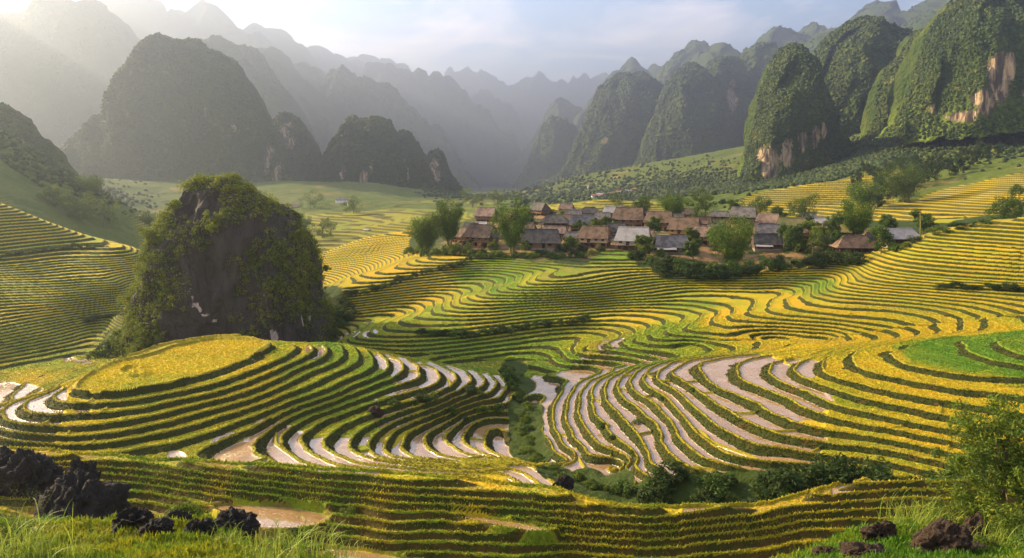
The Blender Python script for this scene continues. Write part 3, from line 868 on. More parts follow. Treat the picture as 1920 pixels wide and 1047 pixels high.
# ------------------------------------------------------------------ karst mountains
def m_karst():
    q = NT('karst')
    P = q.pos(); rock = q.at('rock'); rel = q.at('rel')
    nf = q.noise(P, 0.28, 5, 0.7); nm = q.noise(P, 0.03, 5, 0.6)
    v1 = q.voro(P, 0.22)
    g = q.mix(nf, (0.010, 0.026, 0.008), (0.050, 0.072, 0.012))
    g = q.mix(q.m_('MULTIPLY', q.ss(0.4, 0.7, nm), 0.6), g, (0.075, 0.085, 0.014))
    g = q.mix(q.ss(0.32, 0.05, rel), g, q.mix(nf, (0.035, 0.07, 0.012), (0.13, 0.16, 0.018)))
    st = q.noise(P, 1.0, 5, 0.65, 0.5, (0.22, 0.22, 0.035))
    st2 = q.noise(P, 1.0, 4, 0.7, 0.3, (0.9, 0.9, 0.10))
    rc = q.mix(q.ss(0.40, 0.66, st), (0.06, 0.048, 0.040), (0.50, 0.36, 0.22))
    rc = q.mix(q.m_('MULTIPLY', q.ss(0.55, 0.75, st2), 0.7), rc, (0.09, 0.07, 0.055))
    m = q.ss(0.40, 0.52, q.m_('ADD', rock, q.m_('MULTIPLY', q.m_('SUBTRACT', nf, 0.5), 0.9)))
    c = q.mix(m, g, rc)
    q.fin(c, 0.95, 0.05)
    q.bump(q.m_('ADD', q.m_('MULTIPLY', v1, q.m_('SUBTRACT', 1.0, m)), q.m_('MULTIPLY', st2, m)), 0.9, 3.0)
    return q.m


def m_leaf(name, lo, hi, gold=(0.20, 0.17, 0.02), trans=0.0):
    q = NT(name)
    tone = q.at('tone')
    r = q.mix(tone, lo, hi)
    r = q.mix(q.ss(0.86, 0.98, tone), r, gold)
    q.fin(r, 0.75, 0.15)
    if trans:
        tr = q.n('ShaderNodeBsdfTranslucent'); q.put(tr.inputs[0], q.mix(0.5, r, (0.25, 0.30, 0.02)))
        mx = q.n('ShaderNodeMixShader'); mx.inputs[0].default_value = trans
        q.t.links.new(q.b.outputs[0], mx.inputs[1]); q.t.links.new(tr.outputs[0], mx.inputs[2])
        q.t.links.new(mx.outputs[0], q.out.inputs[0])
    return q.m


M_KARST = m_karst()
M_CANOPY = m_leaf('canopy', (0.010, 0.025, 0.007), (0.050, 0.072, 0.012), (0.085, 0.090, 0.014))

_ph = (1 + 5 ** .5) / 2
ICO_V = np.array([(-1,_ph,0),(1,_ph,0),(-1,-_ph,0),(1,-_ph,0),(0,-1,_ph),(0,1,_ph),(0,-1,-_ph),(0,1,-_ph),(_ph,0,-1),(_ph,0,1),(-_ph,0,-1),(-_ph,0,1)], float)
ICO_V /= np.linalg.norm(ICO_V[0])
ICO_F = np.array([(0,11,5),(0,5,1),(0,1,7),(0,7,10),(0,10,11),(1,5,9),(5,11,4),(11,10,2),(10,7,6),(7,1,8),(3,9,4),(3,4,2),(3,2,6),(3,6,8),(3,8,9),(4,9,5),(2,4,11),(6,2,10),(8,6,7),(9,8,1)])


def blobs(C, R, squash=0.9, jitter=0.28, r=rng):
    """many small lumpy crowns: centres C (n,3), radii R (n,) -> verts, tris, tone per vertex"""
    n = len(C)
    j = 1 + jitter * r.uniform(-1, 1, (n, 12, 1))
    a = r.uniform(0, 2 * pi, n); ca, sa = np.cos(a), np.sin(a)
    V = np.repeat(ICO_V[None], n, 0) * j
    V = np.stack([V[..., 0] * ca[:, None] - V[..., 1] * sa[:, None], V[..., 0] * sa[:, None] + V[..., 1] * ca[:, None], V[..., 2] * squash], -1)
    V = V * np.asarray(R)[:, None, None] + np.asarray(C)[:, None, :]
    T = (ICO_F[None] + (np.arange(n) * 12)[:, None, None]).reshape(-1, 3)
    tone = np.repeat(r.uniform(0, 1, n), 12)
    return V.reshape(-1, 3), T, tone


def mountain(Y, pts, base_v=None, cliffs=(), n=(150, 80), depth=0.62, forest=0, seed=1, q=0.75, fr=1.0, label=None, rough=1.0, sky_rough=0.028):
    if Y >= 1000: sky_rough = 0.055
    if Y >= 800: Y = Y * 1.7
    elif Y in (600, 660): Y = Y * 1.3
    elif Y == 740: Y = 800
    pts = np.array(pts, float)
    X = (pts[:, 0] - U0) / F * Y; Z = (V0 - pts[:, 1]) / F * Y
    if base_v is None: base_v = max(pts[0, 1], pts[-1, 1]) + 12
    zb = (V0 - base_v) / F * Y
    # run the flanks down to the base
    sl = 0.75
    X = np.r_[X[0] - (Z[0] - zb) * sl - 2, X, X[-1] + (Z[-1] - zb) * sl + 2]; Z = np.r_[zb, Z, zb]
    # sample evenly along the skyline
    d = np.r_[0, np.cumsum(np.hypot(np.diff(X), np.diff(Z)))]
    s = np.linspace(0, d[-1], n[0])
    # rounded skyline through the traced points
    xs = np.interp(s, d, X); zs = np.interp(s, d, Z)
    k = max(1, n[0] // 60)
    ker = np.ones(2 * k + 1) / (2 * k + 1)
    xs = np.convolve(np.pad(xs, k, mode='edge'), ker, 'valid'); zs = np.convolve(np.pad(zs, k, mode='edge'), ker, 'valid')
    hmax = (zs - zb).max(); wid = X[-1] - X[0]
    w = depth * min(hmax * 1.1, wid * 0.75)
    phi = np.linspace(-pi / 2, pi / 2 * 0.95, n[1])[None, :]
    zs = zs + hmax * sky_rough * (np.abs(fbm(np.c_[xs, 0 * xs, 0 * xs] * (5.0 / hmax) + seed, 3, seed + 3)) * 1.5 - 0.6 + 0.5 * fbm(np.c_[xs, 0 * xs, 0 * xs] * (26.0 / hmax) + seed, 2, seed + 4)) * np.clip((zs - zb) / hmax * 2, 0, 1)
    h = (zs - zb)[:, None]
    hh = np.convolve(np.pad(zs - zb, 4 * k, mode='edge'), np.ones(8 * k + 1) / (8 * k + 1), 'valid')[:, None]
    wl = w * np.power(np.clip(hh / hmax, 0.0, 1), 0.6) + 0.02 * w
    yy = Y + wl * np.sin(phi)
    zz = zb + h * np.power(np.cos(phi) + 1e-6, q)
    xx = xs[:, None] * np.ones_like(phi)
    # rock ribs and hollows
    P = np.stack([xx, yy, zz], -1)
    sc_ = 1.0 / max(hmax, 1)
    a = 0.125 * hmax * rough
    off = 0.7 * fbm(P * np.array([2.2, 2.2, 1.0]) * sc_ + seed * 3.7, 3, seed) + 0.9 * (0.45 - np.abs(fbm(P * np.array([4.6, 4.6, 0.9]) * sc_ + seed * 2.1, 3, seed + 31)))
    off2 = fbm(P * np.array([9, 9, 3.0]) * sc_ + seed * 1.3, 3, seed + 50)
    edge = np.abs(np.sin(phi))           # keep the skyline as traced, shape the faces
    yy = yy - a * off * 1.3 * np.cos(phi) - a * 0.30 * off2
    xx = xx + a * 0.5 * fbm(P * 3.1 * sc_ + 9 + seed, 3, seed + 9) * edge
    zz = zz + a * 0.35 * off2 * edge + 0.010 * hmax * rough * fbm(P * 26 * sc_, 3, seed + 5)
    rel = np.clip((zz - zb) / hmax, 0, 1)
    V = np.stack([xx, yy, zz], -1)
    rock = np.zeros_like(xx)
    pu = U0 + xx / Y * F; pv = V0 - zz / Y * F
    for cu, cv, ru, rv, val in cliffs:
        rock = np.maximum(rock, val * np.exp(-(((pu - cu) / (ru * 1.05)) ** 2 + ((pv - cv) / (rv * 1.1)) ** 2)))
    rock = rock * (np.sin(phi) < 0.15)
    faces = grid_faces(*n)
    me = mesh_from('mountain', V.reshape(-1, 3) * S, faces, mats=[M_KARST], smooth=True)
    fattr(me, 'rock', rock); fattr(me, 'rel', rel)
    o = tag(link('mountain', me), kind='structure')
    if forest:
        forest = int(forest * 1.7)
        vf = V.reshape(-1, 3)
        A, B, C_, D_ = (vf[faces[:, i]] for i in range(4))
        ar = np.linalg.norm(np.cross(C_ - A, D_ - B), axis=1)
        cen = (A + B + C_ + D_) / 4
        rk = rock.reshape(-1)[faces].mean(1)
        front = (cen[:, 1] < Y + 0.12 * w)
        pr = ar * front * (rk < 0.38 + 0.12 * vnoise(cen * 0.2, 3)) * (cen[:, 2] > zb + 0.0)
        pr = pr / pr.sum()
        idx = rng.choice(len(faces), forest, p=pr)
        uu = rng.uniform(0, 1, (forest, 2, 1))
        Pc = (A[idx] * (1 - uu[:, 0]) + B[idx] * uu[:, 0]) * (1 - uu[:, 1]) + (D_[idx] * (1 - uu[:, 0]) + C_[idx] * uu[:, 0]) * uu[:, 1]
        R = fr * Y / F * (0.8 + 2.9 * rng.uniform(0, 1, forest) ** 2.4) * 1.0
        bv, bt, tone = blobs(Pc + np.c_[0 * R, -0.2 * R, 0.25 * R], R, 0.95, 0.42)
        tone = np.clip(tone * 0.6 + 0.4 * np.repeat(0.5 + 0.9 * fbm(Pc * 0.045, 2, 8), 12), 0, 1)
        fm = mesh_from('forest', bv * S, None, bt, mats=[M_CANOPY], smooth=False)
        fattr(fm, 'tone', tone)
        tag(link('forest', fm, parent=o), kind='stuff')
    return o


# left side
mountain(600, [(100,305),(150,255),(205,222),(230,205),(240,165),(245,150),(252,132),(265,128),(275,100),(310,78),(345,73),(380,80),(420,105),(450,140),(480,190),(510,240),(535,290),(560,330),(590,355)], 395,
         cliffs=[(425,218,12,14,.55),(520,300,8,40,.6),(535,330,10,30,.6),(470,245,10,12,.5)], n=(300, 160), forest=9000, seed=3, depth=.34, rough=.75)
mountain(660, [(500,300),(525,220),(545,212),(562,222),(580,262),(605,315),(640,350)], 372, cliffs=[(555,250,10,30,.65),(565,270,10,20,.6)], n=(120, 80), forest=1200, seed=5)
mountain(740, [(610,300),(640,252),(655,222),(668,222),(680,230),(700,218),(725,225),(745,252),(760,243),(775,257),(800,300),(806,288),(820,280),(832,290),(842,322),(862,350)], 385,
         cliffs=[(665,325,7,14,.8),(703,335,9,18,.95),(716,312,5,12,.7),(777,325,4,16,.7),(685,345,6,8,.6),(820,310,9,18,.85),(828,330,8,14,.7),(770,300,4,8,.5)], n=(240, 130), forest=5500, seed=7)
mountain(1050, [(0,130),(38,65),(58,18),(80,20),(112,20),(135,8),(160,15),(200,25),(240,55),(275,90),(310,150),(340,220)], 360, n=(180, 90), seed=8, forest=3000, fr=.8)
mountain(1700, [(-260,-20),(-120,-60),(0,-45),(60,-30),(120,-60),(200,-30),(240,0),(270,20),(290,18),(305,25),(340,28),(360,16),(395,18),(425,45),(440,55),(480,85),(520,120),(580,190)], 350, n=(200, 70), seed=9, depth=.4)
mountain(880, [(340,150),(380,85),(395,76),(420,82),(440,80),(470,90),(500,130),(530,165),(560,210),(600,270),(640,300)], 352, n=(160, 80), seed=10, forest=2500, fr=.8)
mountain(1200, [(440,120),(480,90),(510,95),(540,115),(560,140),(590,160),(620,200),(660,260)], 350, n=(150, 70), seed=11)
mountain(2000, [(430,90),(462,60),(480,55),(500,63),(520,62),(545,75),(560,90),(590,115),(620,150)], 345, n=(120, 60), seed=12)
mountain(2400, [(540,120),(570,88),(585,80),(602,82),(630,95),(650,105),(680,125),(720,160)], 345, n=(120, 60), seed=13)
mountain(2800, [(640,140),(668,108),(690,100),(710,110),(740,115),(760,130),(800,180)], 345, n=(120, 60), seed=14)
mountain(1450, [(545,160),(565,130),(580,120),(600,122),(612,145),(630,180)], 345, n=(100, 60), seed=15)
mountain(1350, [(600,190),(622,150),(632,138),(645,130),(660,140),(680,145),(700,150),(730,165),(760,200),(790,220),(820,240),(850,280),(880,320),(900,345)], 352, n=(200, 80), seed=16, forest=2500, fr=.7)
mountain(2100, [(660,180),(690,140),(715,122),(730,130),(760,128),(790,132),(820,138),(850,150),(870,165),(900,200),(930,230),(960,260),(978,295)], 345, n=(180, 70), seed=17)
mountain(3300, [(800,180),(840,145),(870,128),(890,132),(915,140),(930,150),(945,157),(965,147),(985,152),(1010,133),(1030,142),(1050,152),(1065,145),(1080,150),(1100,142),(1115,150),(1130,138),(1160,160)], 342, n=(220, 60), seed=18, depth=.3)
mountain(2700, [(870,200),(895,180),(912,175),(930,185),(960,210),(980,240),(1005,275),(1020,300)], 343, n=(120, 60), seed=19)
# right side
mountain(1900, [(990,270),(1020,220),(1040,197),(1060,190),(1090,205),(1130,212),(1180,250)], 345, n=(120, 60), seed=20)
mountain(1250, [(985,320),(1002,270),(1020,228),(1035,216),(1050,218),(1070,232),(1088,258),(1100,300)], 352, n=(120, 70), seed=21, forest=1500, fr=.8)
mountain(980, [(1000,345),(1050,330),(1075,275),(1100,215),(1115,180),(1130,157),(1150,142),(1175,138),(1200,142),(1220,160),(1235,188),(1245,230),(1250,280)], 362, cliffs=[(1120,270,10,14,.5)], n=(200, 110), forest=5000, seed=22, fr=.9)
mountain(1700, [(1125,160),(1145,135),(1160,124),(1180,123),(1200,138),(1220,170)], 345, n=(100, 60), seed=23)
mountain(1900, [(1195,150),(1215,135),(1235,127),(1248,142),(1265,180)], 345, n=(90, 60), seed=24)
mountain(1450, [(1215,180),(1232,145),(1250,115),(1275,98),(1300,96),(1312,110),(1330,150)], 350, n=(120, 70), seed=25, forest=1200, fr=.7)
mountain(850, [(1195,300),(1215,250),(1230,210),(1250,155),(1270,127),(1290,117),(1312,120),(1335,150),(1345,200),(1352,260)], 360, cliffs=[(1270,230,8,14,.45)], n=(200, 110), forest=4500, seed=26)
mountain(900, [(1305,200),(1315,150),(1325,122),(1345,110),(1365,116),(1385,140),(1400,200),(1410,270)], 360, cliffs=[(1345,195,14,22,.85),(1352,165,10,14,.6),(1340,215,8,10,.7)], n=(160, 100), forest=3200, seed=27)
mountain(960, [(1350,180),(1375,125),(1400,95),(1420,88),(1440,96),(1450,125),(1450,200)], 360, n=(140, 80), forest=2500, seed=28)
mountain(1300, [(1295,140),(1312,104),(1332,90),(1355,88),(1372,100),(1400,140)], 350, n=(100, 60), seed=29)
mountain(545, [(1398,330),(1403,280),(1415,225),(1430,170),(1445,130),(1460,106),(1472,97),(1487,95),(1505,106),(1525,145),(1545,195),(1560,250),(1585,310)], 358,
         cliffs=[(1415,310,14,34,1.0),(1440,290,12,26,.95),(1420,335,10,14,.9),(1462,270,10,22,.8),(1485,262,10,26,.75),(1500,250,7,20,.75),(1470,300,8,14,.5)], n=(280, 170), forest=7500, seed=30, q=.62)
mountain(690, [(1490,220),(1515,135),(1530,105),(1545,80),(1560,60),(1590,43),(1620,45),(1660,50),(1685,72),(1695,110),(1705,180),(1715,250)], 330, n=(260, 140), forest=8000, seed=31, q=.6)
mountain(1350, [(1395,120),(1420,90),(1450,73),(1480,70),(1510,58),(1530,62),(1550,50),(1580,48),(1620,70)], 350, n=(150, 60), seed=32, forest=1500, fr=.7)
mountain(980, [(1480,140),(1495,102),(1512,75),(1535,65),(1558,75),(1580,110)], 350, n=(120, 70), seed=33, forest=1500)
mountain(1250, [(1570,80),(1590,47),(1615,26),(1640,20),(1665,33),(1682,50),(1700,90)], 350, n=(120, 70), seed=34, forest=1200, fr=.7)
mountain(1150, [(1660,80),(1678,40),(1700,20),(1730,0),(1790,-35),(1850,-50),(1930,-40),(2050,20)], 340, n=(160, 70), seed=35, forest=1800, fr=.8)
mountain(900, [(1670,110),(1692,62),(1715,38),(1740,22),(1790,14),(1830,30),(1860,80)], 340, n=(140, 70), seed=36, forest=2200, fr=.9)
mountain(560, [(1640,240),(1650,185),(1660,145),(1668,128),(1685,117),(1698,95),(1712,72),(1730,60),(1752,60),(1768,85),(1775,150),(1780,220)], 300,
         cliffs=[(1668,190,12,32,1.0),(1662,165,8,22,.8),(1690,205,8,22,.6)], n=(200, 130), forest=3500, seed=37, q=.6)
mountain(460, [(1685,232),(1697,205),(1712,160),(1724,120),(1738,85),(1750,52),(1768,30),(1790,14),(1830,-2),(1868,-2),(1895,14),(1915,50),(1935,100),(1965,160),(2000,210)], 262,
         cliffs=[(1775,165,16,44,1.0),(1752,205,14,26,.95),(1790,145,10,26,.9),(1730,228,14,12,.8),(1810,200,12,30,.6),(1850,190,14,26,.6),(1880,150,10,26,.45),(1830,205,12,20,.55),(1712,210,10,20,.5)], n=(320, 190), forest=10500, seed=38, q=.6)
mountain(620, [(1850,40),(1880,-5),(1915,-40),(1960,-60),(2010,-50),(2060,20),(2100,120)], 280, n=(160, 90), seed=39, forest=2500)
# off the left and right edges, the ranges go on
mountain(330, [(-70,250),(-45,215),(-10,190),(20,205),(50,232),(80,262),(108,298),(135,330)], 352, n=(140, 80), forest=3500, seed=40)
mountain(640, [(2050,150),(2100,20),(2180,-60),(2260,-30),(2330,80),(2400,200)], 280, n=(140, 80), seed=41, forest=1500)
mountain(900, [(-460,200),(-380,60),(-300,-60),(-200,-90),(-120,-30),(-60,80),(0,180)], 350, n=(140, 80), seed=42)
# ------------------------------------------------------------------ foliage, trees, shrubs
M_BAMBOO = m_leaf('bamboo_leaf', (0.010, 0.032, 0.003), (0.120, 0.195, 0.008), (0.22, 0.25, 0.016), 0.10)
M_BROAD = m_leaf('broad_leaf', (0.012, 0.034, 0.006), (0.075, 0.125, 0.012), (0.14, 0.18, 0.02), 0.10)
M_SHRUB = m_leaf('shrub_leaf', (0.022, 0.052, 0.008), (0.12, 0.16, 0.014), (0.24, 0.21, 0.02), 0.25)
M_CLIFFLEAF = m_leaf('cliff_leaf', (0.030, 0.060, 0.008), (0.19, 0.20, 0.016), (0.34, 0.27, 0.02), 0.30)
M_DARKLEAF = m_leaf('dark_leaf', (0.007, 0.020, 0.004), (0.032, 0.058, 0.007), (0.075, 0.10, 0.012), 0.10)  # darkest of the leaf colours


def m_plain(name, a, b, scale=3.0, rough=0.85, sxyz=None, bump=0.4, bd=0.05):
    q = NT(name); v = q.obj()
    n = q.noise(v, scale, 5, 0.65, 0.2, sxyz)
    q.fin(q.mix(n, a, b), rough, 0.2)
    q.bump(n, bump, bd)
    return q.m


M_BARK = m_plain('bark', (0.05, 0.035, 0.022), (0.17, 0.13, 0.09), 4.0, sxyz=(3, 3, 0.6))
M_CULM = m_plain('culm', (0.10, 0.10, 0.02), (0.26, 0.22, 0.06), 3.0, sxyz=(2, 2, 0.8))


def leaves(C, R, per, size, seed, up=0.35, flat=0.75):
    """leaf-sized quads spread through clumps: centres C (n,3), radii R (n,3); returns verts, quads, tone"""
    r = np.random.default_rng(seed)
    n = len(C); N = n * per
    c = np.repeat(C, per, 0); rad = np.repeat(R, per, 0)
    d = r.normal(size=(N, 3)); d /= np.linalg.norm(d, axis=1)[:, None]
    rr = r.uniform(0.25, 1.0, (N, 1)) ** 0.5
    p = c + d * rr * rad
    nrm = d * 0.7 + r.normal(size=(N, 3)) * 0.55 + np.array([0, 0, up]); nrm /= np.linalg.norm(nrm, axis=1)[:, None]
    a = np.cross(nrm, r.normal(size=(N, 3))); a /= np.linalg.norm(a, axis=1)[:, None] + 1e-9
    b = np.cross(nrm, a)
    s = size * r.uniform(0.6, 1.5, (N, 1))
    V = np.stack([p - a * s, p - b * s * flat * 0.5, p + a * s, p + b * s * flat * 0.5], 1).reshape(-1, 3)
    Q = np.arange(4 * N).reshape(-1, 4)
    ct = np.repeat(r.uniform(0, 1, n), per)
    tone = np.clip(0.45 * ct + 0.55 * r.uniform(0, 1, N), 0, 1)
    return V, Q, np.repeat(tone, 4)


def tube(P, rads, seg=6):
    P = np.asarray(P, float); n = len(P)
    T = np.gradient(P, axis=0); T /= np.linalg.norm(T, axis=1)[:, None] + 1e-9
    ref = np.array([1.0, 0.13, 0.0]); A = np.cross(T, ref); A /= np.linalg.norm(A, axis=1)[:, None] + 1e-9
    B = np.cross(T, A); an = np.linspace(0, 2 * pi, seg, endpoint=False)
    V = P[:, None] + (np.cos(an)[None, :, None] * A[:, None] + np.sin(an)[None, :, None] * B[:, None]) * np.asarray(rads)[:, None, None]
    i = np.arange(n * seg).reshape(n, seg)
    Q = np.stack([i[:-1], np.roll(i[:-1], -1, 1), np.roll(i[1:], -1, 1), i[1:]], -1).reshape(-1, 4)
    return V.reshape(-1, 3), Q


def join(parts):
    V, Q, o = [], [], 0
    for v, q in parts:
        V.append(v); Q.append(np.asarray(q) + o); o += len(v)
    return np.concatenate(V), np.concatenate(Q)


def leaf_obj(name, V, Q, tone, mat, parent):
    me = mesh_from(name, V, Q, mats=[mat]); fattr(me, 'tone', tone)
    return link(name, me, parent)


def place(o, X, Y, z):
    o.location = (X * S, Y * S, z * S)
    return o


def make_bamboo(name, H, W, seed, mat=None, n=13, leaf=0.16, per=150):
    """clump of arching culms with plume-shaped foliage; metres, base at origin"""
    r = np.random.default_rng(seed)
    root = empty(name)
    tubes, C, R = [], [], []
    for i in range(n):
        a = 2 * pi * i / n * 1.618 + r.uniform(-.3, .3); lean = r.uniform(0.15, 1.0) ** 0.8
        h = H * (1.0 - 0.42 * lean * r.uniform(.5, 1.1)); out = W * 0.46 * lean
        t = np.linspace(0, 1, 8)
        px_ = np.cos(a) * (0.06 * W + out * t ** 1.7); py_ = np.sin(a) * (0.06 * W + out * t ** 1.7) * 0.8
        pz = h * (t - 0.10 * lean * t ** 3)
        P = np.c_[px_, py_, pz]
        tubes.append(tube(P, np.linspace(0.012, 0.004, 8) * H * 0.6, 5))
        for k in range(5):
            f = 0.34 + 0.16 * k + r.uniform(-.04, .04)
            c = np.array([np.interp(f, t, P[:, j]) for j in range(3)])
            s = W * (0.165 - 0.018 * abs(k - 3)) * r.uniform(.8, 1.2)
            C.append(c + r.normal(size=3) * 0.03 * W); R.append((s, s, s * 1.15))
    V, Q = join(tubes)
    link('culms', mesh_from('culms', V, Q, mats=[M_CULM], smooth=True), root)
    V, Q, tn = leaves(np.array(C), np.array(R), per, leaf, seed)
    leaf_obj('foliage', V, Q, tn, mat or M_BAMBOO, root)
    return root


def make_tree(name, H, W, seed, mat=None, clumps=42, per=70, leaf=0.17, trunk=0.30, lobes=4, sparse=0.0, taper=1.0):
    """broad-leaved tree: tapered trunk, limbs, crown of leaf clumps with gaps; metres"""
    r = np.random.default_rng(seed)
    root = empty(name)
    tubes = []
    th = H * trunk
    bend = r.normal(size=2) * 0.05 * H
    t = np.linspace(0, 1, 7)
    P = np.c_[bend[0] * t ** 2, bend[1] * t ** 2, t * H * 0.72]
    tubes.append(tube(P, np.linspace(0.030, 0.008, 7) * H, 7))
    C, R = [], []
    lob = [(r.uniform(-.26, .26) * W, r.uniform(-.26, .26) * W, th + (H - th) * f) for f in np.linspace(0.28, 0.84, lobes)]
    for l in lob:
        b = np.array([np.interp(0.55, t, P[:, j]) for j in range(3)]) * np.array([1, 1, r.uniform(.6, 1.1)])
        tt = np.linspace(0, 1, 5)[:, None]
        tubes.append(tube(b + (np.array(l) - b) * tt + np.array([0, 0, .06 * H]) * np.sin(tt * pi), np.linspace(0.012, 0.004, 5) * H, 5))
    for i in range(clumps):
        l = np.array(lob[i % lobes]); lr = W * 0.36 * (1 - 0.25 * abs((l[2] - th) / (H - th) - .45)) * taper
        d = r.normal(size=3); d /= np.linalg.norm(d)
        c = l + d * np.array([lr, lr, lr * 0.75]) * r.uniform(.45, 1.0)
        c[2] = max(c[2], th * 0.8)
        s = W * r.uniform(.085, .155) * (1 - sparse)
        C.append(c); R.append((s, s, s * 0.8))
    V, Q = join(tubes)
    link('trunk', mesh_from('trunk', V, Q, mats=[M_BARK], smooth=True), root)
    V, Q, tn = leaves(np.array(C), np.array(R), per, leaf, seed + 1)
    leaf_obj('crown', V, Q, tn, mat or M_BROAD, root)
    return root


def make_shrub(name, H, W, seed, mat=None, clumps=16, per=60, leaf=0.13):
    r = np.random.default_rng(seed)
    C, R = [], []
    for i in range(clumps):
        a = r.uniform(0, 2 * pi); q = r.uniform(0, 1) ** .6
        C.append((cos(a) * W * .40 * q, sin(a) * W * .40 * q, H * (0.10 + 0.72 * (1 - q * q) * r.uniform(.4, 1.0) + .06)))
        s = W * r.uniform(.13, .22); R.append((s, s, min(s, H * 0.3)))
    V, Q, tn = leaves(np.array(C), np.array(R), per, leaf, seed)
    me = mesh_from(name, V, Q, mats=[mat or M_SHRUB]); fattr(me, 'tone', tn)
    return link(name, me)


def fit(u, v, top, w, y0, far=False):
    """ground point at pixel (u, v) beyond y0 and the real height/width (metres) that reach the photo's size"""
    X, Y = hill_pick(u, v, y0) if far else on_ground(u, v, y0)
    z = float(hill_z(X, Y)) if far else float(ground_z(X, Y))
    zt = (V0 - top) / F * Y
    return X, Y, z, (zt - z) * S, w / F * Y * S


# bamboo clumps of the village
for k, (u, v, top, w, y0, lab) in enumerate([
    (800, 474, 396, 66, 140, 'yellow green bamboo clump at the left end of the village, lower of two'),
    (843, 462, 366, 62, 150, 'tall bamboo clump rising behind the lower one at the left end of the village'),
    (960, 474, 360, 74, 140, 'tall bamboo clump beside the long dark roofed house'),
    (1376, 505, 393, 92, 130, 'largest bamboo clump in front of the village above the dark hedge'),
    (1608, 448, 368, 74, 150, 'plumed bamboo clump behind the brown open pavilion'),
    (1262, 412, 362, 58, 175, 'light green bamboo clump among roofs behind the yellow walled house'),
    (1700, 380, 297, 96, 230, 'broad dark bamboo clump at the top of the tree filled gully on the right slope'),
    (1618, 390, 338, 76, 225, 'bamboo clump just above and behind the plumed one, before the golden field'),
]):
    far = y0 > 220
    X, Y, z, H, W = fit(u, v, top, w, y0, far)
    o = make_bamboo('bamboo_clump', H, W, 100 + k, n=17 if w > 60 else 13, per=230 if not far else 150, leaf=0.19 if not far else 0.30,
                    mat=M_BROAD if u == 1700 else None)
    tag(place(o, X, Y, z - 0.1), lab, 'bamboo', 'bamboo clumps around the village')

for k, (u, v, top, w, y0, lab, mat) in enumerate([
    (1323, 425, 356, 52, 160, 'tall dark two tiered tree among the village roofs beside the light bamboo', M_BROAD),
    (1203, 408, 371, 40, 170, 'round green tree behind the big brown roof', M_BROAD),
    (1160, 392, 362, 44, 200, 'hazy bluish green tree before the far white houses', M_BROAD),
    (1425, 408, 373, 48, 175, 'dark rounded tree at the foot of the upper golden terraces', M_BROAD),
    (1508, 422, 367, 54, 165, 'dark bushy tree between village roofs and the golden terraces', M_BROAD),
    (1730, 446, 396, 42, 150, 'small round tree behind the wooden pole at the right of the village', M_BROAD),
    (1470, 470, 425, 46, 135, 'leafy tree beside the dark roofed house with open front', M_BROAD),
    (1525, 478, 418, 56, 135, 'slender trunked tree in the dark grove left of the open pavilion', M_SHRUB),
    (1652, 474, 428, 44, 135, 'leafy tree between the open pavilion and the white roofed shed', M_BROAD),
    (1210, 478, 443, 34, 130, 'small bright tree in front of the pale walled stilt house', M_SHRUB),
    (1300, 488, 450, 36, 130, 'dark rounded tree on the bank below the orange walled house', M_BROAD),
    (1300, 458, 428, 24, 140, 'small round tree right of the grey double roofed house', M_SHRUB),
    (1140, 438, 408, 28, 150, 'small dark tree between two brown roofs in the middle of the village', M_BROAD),
    (1880, 440, 372, 60, 150, 'dark tree over the uppermost terraces at the right edge', M_BROAD),
    (1912, 425, 350, 50, 160, 'tall dark tree cut by the right edge above the terraces', M_BROAD),
    (1062, 470, 444, 30, 135, 'small bright tree just right of the long dark roofed house', M_SHRUB),
    (1092, 446, 416, 30, 150, 'round tree between the grey violet roof and the brown stilt house', M_BROAD),
    (1225, 440, 408, 32, 150, 'dark tree above the grey double roofed house', M_BROAD),
    (1345, 470, 424, 40, 135, 'bushy tree right of the orange walled house under the largest bamboo', M_BROAD),
    (1500, 470, 420, 44, 135, 'dense tree in the dark grove right of the charcoal roofed low house', M_BROAD),
    (1560, 452, 404, 40, 145, 'tall tree behind the dark grove left of the plumed bamboo', M_BROAD),
    (1575, 478, 436, 34, 132, 'small dark tree just left of the open pavilion', M_BROAD),
    (982, 430, 392, 36, 165, 'dark tree behind the tall bamboo beside the long dark roofed house', M_BROAD),
    (1380, 410, 376, 36, 175, 'rounded tree behind the top of the largest bamboo', M_BROAD),
    (1120, 440, 412, 26, 150, 'little tree left of the broad brown roof', M_SHRUB),
    (1460, 420, 390, 34, 170, 'rounded tree right of the pinkish red roof at the back', M_BROAD),
    (1660, 436, 404, 36, 160, 'dark tree behind the white roofed shed', M_BROAD),
]):
    X, Y, z, H, W = fit(u, v, top, w, y0)
    o = make_tree('tree', H, W * 1.1, 200 + k, mat, trunk=0.16 if w > 30 else 0.1, clumps=52, per=120, leaf=0.20)
    tag(place(o, X, Y, z - 0.05), lab, 'tree', 'trees in and around the village')

